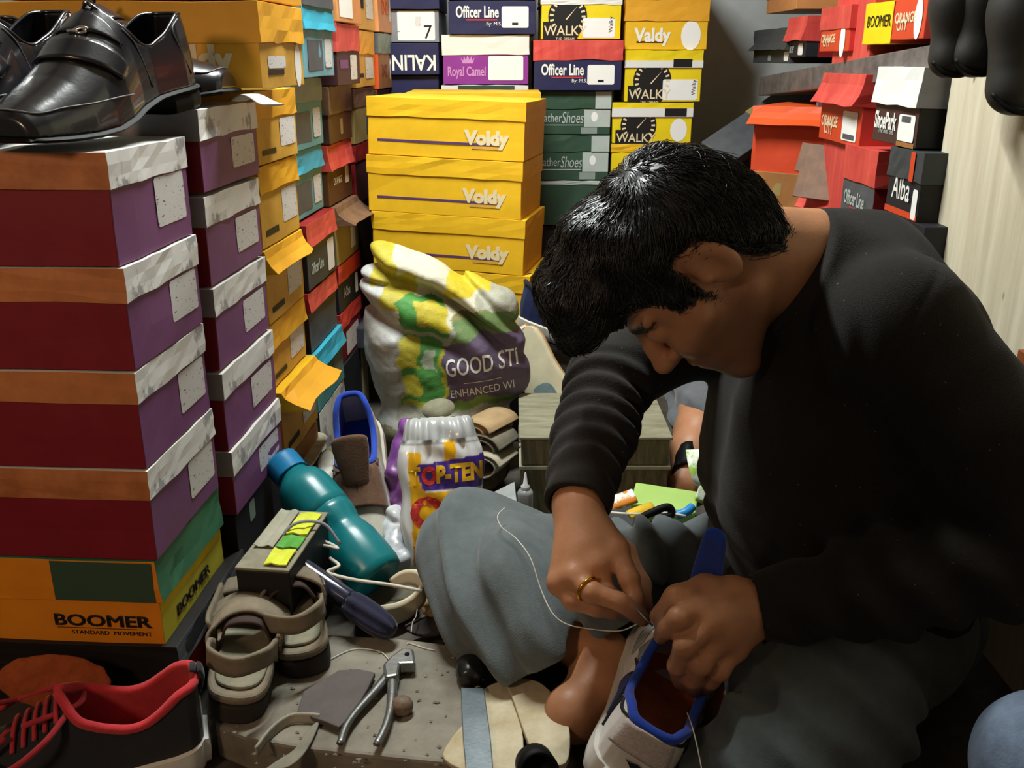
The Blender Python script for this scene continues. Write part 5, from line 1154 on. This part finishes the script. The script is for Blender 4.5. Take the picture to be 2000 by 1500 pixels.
# hands
def hand(S, w, fingers, thumb, rs=1.0):
    W_ = P(*w)
    for f in fingers:
        q = [P(*p) for p in f]
        S.chain([W_, q[0]], [.021, .0145*rs], .012)
        S.chain(q, [.0125*rs, .0112*rs, .0098*rs, .0082*rs], .0035)
        S.ell(q[0], (.0125, .0125, .0125), .006); S.ell(q[1], (.0118*rs,)*3, .003)
    for a, b in zip(fingers[:-1], fingers[1:]): S.cone(P(*a[0]), P(*b[0]), .0115, .0115, .008)
    m = sum((P(*f[0]) for f in fingers), Vector())/4; S.cone(W_, m*.7+W_*.3, .022, .021, .015)
    q = [P(*p) for p in thumb]; S.chain([W_]+q, [.02, .017, .0145, .0125, .0095], .008)
LH = [[(1368, 1190, .838), (1325, 1208, .815), (1303, 1228, .82), (1291, 1243, .832)], [(1386, 1220, .826), (1338, 1262, .802), (1322, 1300, .812), (1328, 1332, .835)],
      [(1408, 1247, .826), (1368, 1296, .804), (1352, 1326, .818), (1354, 1348, .84)], [(1434, 1264, .832), (1404, 1308, .816), (1388, 1328, .826), (1380, 1342, .842)]]
LT = [(1432, 1158, .868), (1378, 1150, .858), (1322, 1168, .848), (1286, 1204, .842)]
RH = [[(1204, 1075, .93), (1229, 1130, .90), (1241, 1170, .886), (1251, 1202, .876)], [(1166, 1102, .915), (1180, 1152, .90), (1212, 1180, .893), (1247, 1206, .883)],
      [(1122, 1126, .907), (1156, 1157, .882), (1210, 1175, .873), (1256, 1209, .868)], [(1094, 1138, .915), (1120, 1172, .896), (1164, 1187, .889), (1202, 1197, .889)]]
RT = [(1166, 1030, .978), (1217, 1082, .972), (1248, 1142, .935), (1260, 1196, .893)]
hand(S, (1482, 1186, .862), LH, LT); hand(S, (1128, 985, .985), RH, RT)
tipL = [P(*f[-1]) for f in LH+RH] + [P(*LT[-1]), P(*RT[-1])]
def skincol(v):
    c = np.empty((len(v), 3)); base = np.array(lin('#b9835f')[:3]); c[:] = base
    w = v + np.array([.43, 1.12, 0]); d = w - np.array(HC); s, f, u = d @ np.array(Hs)/HK, d @ np.array(Hf)/HK, d @ np.array(Hu)/HK
    hd = (np.abs(s) < .1) & (f > -.14) & (f < .15) & (u > -.14) & (u < .15)
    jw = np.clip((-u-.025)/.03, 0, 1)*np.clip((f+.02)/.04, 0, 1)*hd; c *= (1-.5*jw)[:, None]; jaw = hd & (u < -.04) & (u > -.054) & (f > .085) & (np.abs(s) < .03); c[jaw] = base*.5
    brow = hd & (u > .018) & (u < .033) & (f > .075) & (np.abs(s) > .012) & (np.abs(s) < .058); c[brow] = (.02, .015, .012)
    lip = hd & (np.abs(u+.06) < .012) & (f > .094) & (np.abs(s) < .024); c[lip] = base*np.array((.75, .5, .5))
    gl = np.interp(f, [-.13, -.07, -.05, -.036, -.026, .014, .024, .04, .055, .075, .1], [-.05, -.05, -.045, -.01, .04, .04, -.008, -.008, .034, .054, .06]); scalp = hd & (u > gl) & (np.abs(s) < .083); c[scalp] = (.012, .01, .009)
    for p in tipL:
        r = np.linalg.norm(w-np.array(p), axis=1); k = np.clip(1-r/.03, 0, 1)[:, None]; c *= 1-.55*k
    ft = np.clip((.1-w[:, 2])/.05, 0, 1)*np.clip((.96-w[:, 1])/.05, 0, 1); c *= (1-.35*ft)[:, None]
    mk_ = np.linalg.norm(w-np.array(P(1362, 1160, .845)), axis=1); c *= (1-.6*np.clip(1-mk_/.012, 0, 1))[:, None]
    n = n3(w[:, 0], w[:, 1], w[:, 2], 90, 2)[:, None]; return c*(1+.1*n)
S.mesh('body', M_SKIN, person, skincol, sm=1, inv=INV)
# jersey
S = SDF(LO, HI, .0035)
for y in (1.06, 1.19): S.chain([V_(.44, y, .11), V_(.425, y, .25), V_(.42, y, .385), V_(.41, y, .47)], [.145, .158, .142, .088], .04)
S.cone(V_(.452, 1.1, .425), V_(.445, 1.17, .425), .108, .108, .05)
S.cone(Ls+V_(.0, .02, -.005), Rs+V_(0, -.02, -.005), .07, .07, .04); S.cone(V_(.41, 1.10, .515), H(-.0, -.035, -.09), .078, .066, .04)
ma = (Ls+Le)/2 + V_(.015, -.005, .01); S.chain([Ls, ma, Le, (Le*.45+Lw*.55), Lw], [.071, .064, .055, .05, .038], .025)
ma = (Rs+Re)/2 + V_(0, .0, -.01); S.chain([Rs, ma, Re, Re*.5+Rw*.5, Rw], [.07, .06, .052, .046, .039], .02)
def segd(X, Y, Z, a, b):
    ab = np.array(b-a); L2 = ab @ ab; t = ((X-a.x)*ab[0]+(Y-a.y)*ab[1]+(Z-a.z)*ab[2])/L2; tc = np.clip(t, 0, 1)
    return t, np.sqrt((X-a.x-ab[0]*tc)**2+(Y-a.y-ab[1]*tc)**2+(Z-a.z-ab[2]*tc)**2)
def jfold(X, Y, Z):
    d = .0022*n3(X, Y, Z, 45, 1)
    t, r = segd(X, Y, Z, Re, Rw); w_ = np.clip((.075-r)/.02, 0, 1)*np.clip(t*6+.3, 0, 1)*np.clip((1.02-t)*6, 0, 1)
    d = d + w_*np.where(t < .5, .0055, .003)*np.sin(t*46+2.2*n3(X, Y, Z, 22, 4)+(X+Z)*12)
    t, r = segd(X, Y, Z, Lw, Le); w_ = np.clip((.09-r)/.02, 0, 1)*np.clip(t*4-.4, 0, 1)
    d = d + w_*.005*np.sin(t*30+3*n3(X, Y, Z, 16, 6)+(Z)*45)
    # waist pleats running down to the lap, and small drags under the shoulder
    wz = np.clip((.27-Z)/.1, 0, 1)*np.clip((.40-X)/.08, 0, 1); d = d + wz*.0055*np.sin((Z*.8+X*.55)*150+2*n3(X, Y, Z, 14, 3))
    ws = np.clip((Z-.33)/.08, 0, 1)*np.clip((.55-Z)/.05, 0, 1)*np.clip((1.03-Y)/.05, 0, 1)*np.clip((.37-X)/.03, 0, 1)*np.clip((X-.24)/.03, 0, 1); d = d + ws*.003*np.sin(X*230+Z*30)
    # shoulder seam
    rr = np.abs(np.sqrt((X-.50)**2+(Z-.46)**2+((Y-.9)*.6)**2)-.125); ws = (Y < 1.02)*np.clip(1-rr/.004, 0, 1); return d + ws*.0018
S.disp(jfold)
aL = (Lw-Le).normalized(); aR = (Rw-Re).normalized()
bl = lambda c, r: dict(lo=np.array(c)-r, hi=np.array(c)+r)
S.plane(Lw + aL*.004, aL, .004, **bl(Lw, .075)); S.plane(Rw + aR*.004, aR, .004, **bl(Rw, .07))
nc = V_(-.84, -.12, .52).normalized(); pc = P(1578, 500, 1.03)
S.plane(pc, nc, .004, **bl(pc + nc*.03, .135))
# hollow at the openings so cuffs and collar have an edge
for c, a, r in ((Lw, aL, .0315), (Rw, aR, .032)): S.cone(c - a*.03, c + a*.03, r, r, .002, 's')
S.cone(pc - nc*.02 + V_(.0, .04, -.03), pc + nc*.05+V_(.0, .04, -.03), .05, .05, .003, 's')
S.mesh('jersey', M_SWEAT, person, None, sm=1, inv=INV)
# trousers
S = SDF(LO, HI, .0035)
S.cone(V_(.45, 1.05, .09), V_(.45, 1.18, .09), .135, .135, .04)
S.chain([V_(.42, 1.21, .09), V_(.29, 1.205, .055), V_(.16, 1.19, .055), KR + V_(.005, .0, -.005)], [.09, .072, .074, .072], .03)
S.chain([KR + V_(.005, 0, -.005), P(990, 1165, 1.055), P(1080, 1215, 1.02), P(1190, 1220, 1.0)], [.074, .078, .072, .06], .03)
S.cone(P(930, 1130, 1.09), P(1035, 1262, .985), .058, .056, .03)
S.chain([V_(.43, 1.02, .11), P(1600, 1370, .87), KL], [.105, .095, .08], .03); S.chain([KL, V_(.3, .93, .065), V_(.27, 1.0, .06)], [.08, .07, .06], .02)
def tfold(X, Y, Z):
    d = .003*n3(X, Y, Z, 32, 5)
    k = np.clip((.22-X)/.1, 0, 1)
    cx, cy, cz = KR.x-.03, KR.y+.02, KR.z+.02
    ang = np.arctan2(Z-cz, X-cx+.001); rr = np.sqrt((X-cx)**2+(Z-cz)**2+(Y-cy)**2)
    ph = (Z*.75+X*.62-Y*.25)*105+1.8*n3(X, Y, Z, 11, 9)
    d = d + .0085*np.clip((.3-X)/.1, 0, 1)*np.clip((X+.125)/.05, 0, 1)*(np.sin(ph)+.4*np.sin(ph*1.7+1))
    w_ = np.clip((X-.1)/.1, 0, 1)*np.clip((Z-.02)/.03, 0, 1)*np.clip(Y-.95, 0, .05)/.05
    d = d + w_*.008*np.sin((X*.85-Z*.3)*120+Y*30+1.6*n3(X, Y, Z, 15, 2))
    w2 = np.clip((.95-Y)/.08, 0, 1); d = d + w2*.005*np.sin((X+Z)*90+Y*50+2*n3(X, Y, Z, 14, 8)); return d
S.disp(tfold)
hp_ = P(1085, 1282, .975); hn = V_(.42, -.38, -.72).normalized()
S.plane(hp_, hn, .004, **bl(hp_ + hn*.05 + V_(.02, 0, 0), .135))
S.chain([P(1075, 1235, 1.03), P(1130, 1275, .985), P(1180, 1300, .96)], [.058, .058, .058], .004) if False else None
S.cone(P(1100, 1235, 1.01), P(1170, 1310, .955), .054, .056, .003, 's')
S.mesh('trousers', M_TROU, person, None, sm=1, inv=INV)
# hair
S = SDF(np.array(HC)-.23, np.array(HC)+.23, .003)
hell(S, (0, -.01, .044), (.084, .103, .088), .01); hell(S, (0, .03, .082), (.077, .083, .058), .03); hell(S, (0, -.05, -.005), (.07, .058, .075), .03)
for sx in (-.045, 0, .045): S.chain([H(sx, .05, .112), H(sx*1.1, .092, .11), H(sx*1.05, .13, .092)], [.034, .028, .018], .03)
def hcut(X, Y, Z):
    dx, dy, dz = X-HC.x, Y-HC.y, Z-HC.z
    s, f, u = ((dx*a.x+dy*a.y+dz*a.z)/HK for a in (Hs, Hf, Hu))
    g = np.interp(f, [-.13, -.07, -.05, -.036, -.026, .014, .024, .04, .055, .075, .1, .13, .2], [-.06, -.06, -.055, -.02, .038, .036, -.012, -.012, .03, .05, .055, .06, .06])
    wig = .004*np.sin(f*220+s*90)
    return (g + wig - u)*.7*HK
S.fn(lambda X, Y, Z: -hcut(X, Y, Z), .008, 's')
S.disp(lambda X, Y, Z: .004*n3(X, Y, Z, 60, 3)+.0015*n3(X, Y, Z, 160, 7))
pts, q4 = S.geo()
# strands combed over the cap
def sdfn(p):
    i = np.clip(((p-S.lo)/S.v).astype(int), 2, S.n-3); g = np.stack([S.d[i[:, 0]+1, i[:, 1], i[:, 2]]-S.d[i[:, 0]-1, i[:, 1], i[:, 2]], S.d[i[:, 0], i[:, 1]+1, i[:, 2]]-S.d[i[:, 0], i[:, 1]-1, i[:, 2]], S.d[i[:, 0], i[:, 1], i[:, 2]+1]-S.d[i[:, 0], i[:, 1], i[:, 2]-1]], 1)
    return g/np.maximum(np.linalg.norm(g, axis=1, keepdims=True), 1e-9), S.d[i[:, 0], i[:, 1], i[:, 2]]
NS = 9000; root = pts[RNG.integers(0, len(pts), NS)]; cr = np.array(H(.02, -.055, .12)); p = root.copy(); path = [p.copy()]
Hf_, Hu_ = np.array(Hf), np.array(Hu); ln = RNG.uniform(.006, .0115, (NS, 1)); lift = np.abs(RNG.normal(0, .5, (NS, 1))); jit = RNG.normal(0, .28, (NS, 3))
clump = np.stack([n3(root[:, 0], root[:, 1], root[:, 2], 55, k) for k in (1, 4, 8)], 1)*.7
for st in range(6):
    nn, dd = sdfn(p); dr = p-cr; dr /= np.maximum(np.linalg.norm(dr, axis=1, keepdims=True), 1e-6)
    dr = dr + np.array((0, 0, -.35)) + .25*Hf_ + jit + clump; dr -= nn*np.sum(dr*nn, 1, keepdims=True); dr /= np.maximum(np.linalg.norm(dr, axis=1, keepdims=True), 1e-6)
    want = .0012 + lift*.0022*(st+1)/3
    p = p + dr*ln + nn*np.clip(want-dd[:, None], -.004, .004); path.append(p.copy())
path = np.stack(path, 1); HV, HF = [], []
rad = np.array([.0006, .0006, .0006, .00055, .0005, .00035, .0001])
tt = np.gradient(path, axis=1); tt /= np.maximum(np.linalg.norm(tt, axis=2, keepdims=True), 1e-9)
aa = np.cross(tt, np.array((.3, .5, .81))); aa /= np.maximum(np.linalg.norm(aa, axis=2, keepdims=True), 1e-9); bb = np.cross(tt, aa)
ring = np.stack([path + (aa*math.cos(k*2.0944)+bb*math.sin(k*2.0944))*rad[None, :, None] for k in range(3)], 2)   # NS,7,3,3
sv = ring.reshape(-1, 3); base = (np.arange(NS)*21)[:, None, None]
seg = (np.arange(6)*3)[None, :, None]; k = np.arange(3)[None, None, :]; kn = (k+1) % 3
sf = np.stack([base+seg+k, base+seg+kn, base+seg+3+kn, base+seg+3+k], -1).reshape(-1, 4)
allV = np.concatenate([pts, sv]) - np.array((.43, 1.12, 0)); allF = np.concatenate([q4, sf+len(pts)])
me = bpy.data.meshes.new('hair'); me.vertices.add(len(allV)); me.vertices.foreach_set('co', allV.astype(np.float32).ravel())
me.loops.add(allF.size); me.polygons.add(len(allF)); me.loops.foreach_set('vertex_index', allF.astype(np.int32).ravel())
me.polygons.foreach_set('loop_start', np.arange(0, allF.size, 4, dtype=np.int32)); me.polygons.foreach_set('loop_total', np.full(len(allF), 4, np.int32)); me.polygons.foreach_set('use_smooth', np.ones(len(allF), bool))
me.update(calc_edges=True); me.materials.append(M_HAIR); o = bpy.data.objects.new('hair', me); C.objects.link(o); o.parent = person
# ring, needle, thread
M_GOLD = mat('gold', '#e0a23a', .22, .04, metal=1)
a, b = P(1122, 1126, .907), P(1156, 1157, .882); c = a.lerp(b, .8); ax = (b-a).normalized(); e1 = ax.orthogonal().normalized(); e2 = ax.cross(e1)
o = thing('ring', 'gold ring on a finger of the right hand', 'ring', c)
tube('band', [(e1*math.cos(i*.524)+e2*math.sin(i*.524))*.0132 for i in range(12)], .0022, M_GOLD, o, seg=8, cyc=True)
tp = P(1258, 1210, .862)
setp(tube('needle', [P(1240, 1188, .866), P(1275, 1222, .848)], .0011, M_STEEL, None, seg=8), 'thin steel needle between the fingertips above the white sneaker', 'needle')
setp(tube('sewing_thread', [P(*q) for q in ((985, 992, 1.09), (972, 1008, 1.065), (980, 1030, 1.045), (1008, 1052, 1.03), (1036, 1090, 1.0), (1056, 1150, .975), (1078, 1196, .95), (1105, 1218, .935), (1150, 1228, .91), (1210, 1232, .885), (1250, 1216, .865))], .0007, M_WLACE, None, seg=5), 'fine white thread looping over the grey trouser leg', 'thread')
setp(tube('sewing_thread', [P(*q) for q in ((1342, 1392, .80), (1352, 1420, .78), (1362, 1460, .76), (1372, 1510, .74))], .0007, M_WLACE, None, seg=5), 'fine white thread hanging from the blue collar of the held sneaker', 'thread')
# a second person sitting behind
M_JEAN = FAB('faded_denim', '#6c7076', col2='#4d5157', scale=16); M_JEANB = FAB('blue_denim', '#7d8ea6', scale=30, var=.2)
per2 = thing('person', 'person behind the man, only a faded grey denim leg and sandalled foot showing', 'person', (.42, 1.75, 0))
I2 = Matrix.Translation((-.42, -1.75, 0))
A2 = P(1352, 880, 1.62)
S = SDF((.15, 1.45, -.01), (.75, 2.1, .5), .0035)
S.chain([V_(.62, 1.95, .25), P(1385, 730, 1.86), P(1365, 850, 1.66), A2], [.07, .06, .045, .034], .02); S.chain([A2, P(1335, 945, 1.56)], [.034, .03], .02); S.cone(A2, P(1365, 935, 1.6), .034, .026, .02)
for dx in (-14, -4, 6, 16): S.cone(P(1340+dx*.8, 935, 1.57), P(1332+dx, 958, 1.54), .011, .009, .005)
S.mesh('body', M_SKIN, per2, lambda v: np.tile(np.array(lin('#b5805e')[:3]), (len(v), 1)), sm=1, inv=I2)
S = SDF((.15, 1.45, -.01), (.85, 2.15, .5), .0035)
S.chain([V_(.66, 1.98, .22), P(1390, 745, 1.85), P(1375, 830, 1.70)], [.10, .085, .062], .03); S.chain([V_(.7, 1.9, .1), P(1480, 900, 1.72), P(1425, 930, 1.62)], [.10, .085, .06], .03)
S.disp(lambda X, Y, Z: .006*np.sin(Z*110+X*40+2*n3(X, Y, Z, 18, 3))+.004*n3(X, Y, Z, 50, 1))
S.mesh('trousers', M_JEAN, per2, None, sm=1, inv=I2)
o = band('sandal_strap', [P(*q) - Vector((.42, 1.75, 0)) for q in ((1318, 930, 1.575), (1322, 898, 1.58), (1345, 884, 1.575), (1368, 896, 1.585), (1372, 930, 1.6))], (P(1345, 905, 1.57)-P(1340, 935, 1.545)), .045, M_LSOLE, per2, .005)
per3 = thing('person', 'person at the frame corner, only a pale blue denim knee showing', 'person', (.5, .68, 0))
S = SDF((.2, .45, -.05), (.75, .9, .4), .004)
k3 = P(2050, 1500, .70); S.chain([k3, k3 + V_(.16, -.05, -.05)], [.062, .07], .02); S.chain([k3, k3 + V_(.05, -.14, -.06)], [.06, .05], .02)
S.chain([k3, V_(k3.x+.03, k3.y+.02, .07)], [.058, .05], .02); S.disp(lambda X, Y, Z: .0025*n3(X, Y, Z, 60, 2)); S.mesh('trousers', M_JEANB, per3, None, sm=1, inv=Matrix.Translation((-.5, -.68, 0)))
# ---------------------------------------------------------------- lettering becomes plain meshes
dg = bpy.context.evaluated_depsgraph_get()
for o in [o for o in bpy.data.objects if o.type == 'FONT']:
    me = bpy.data.meshes.new_from_object(o.evaluated_get(dg)); q = bpy.data.objects.new('lettering_', me); C.objects.link(q)
    q.parent = o.parent; ml = o.matrix_local.copy(); q.matrix_local = ml; nm = o.name
    for ch in list(o.children): ch.parent = q
    bpy.data.objects.remove(o); q.name = nm
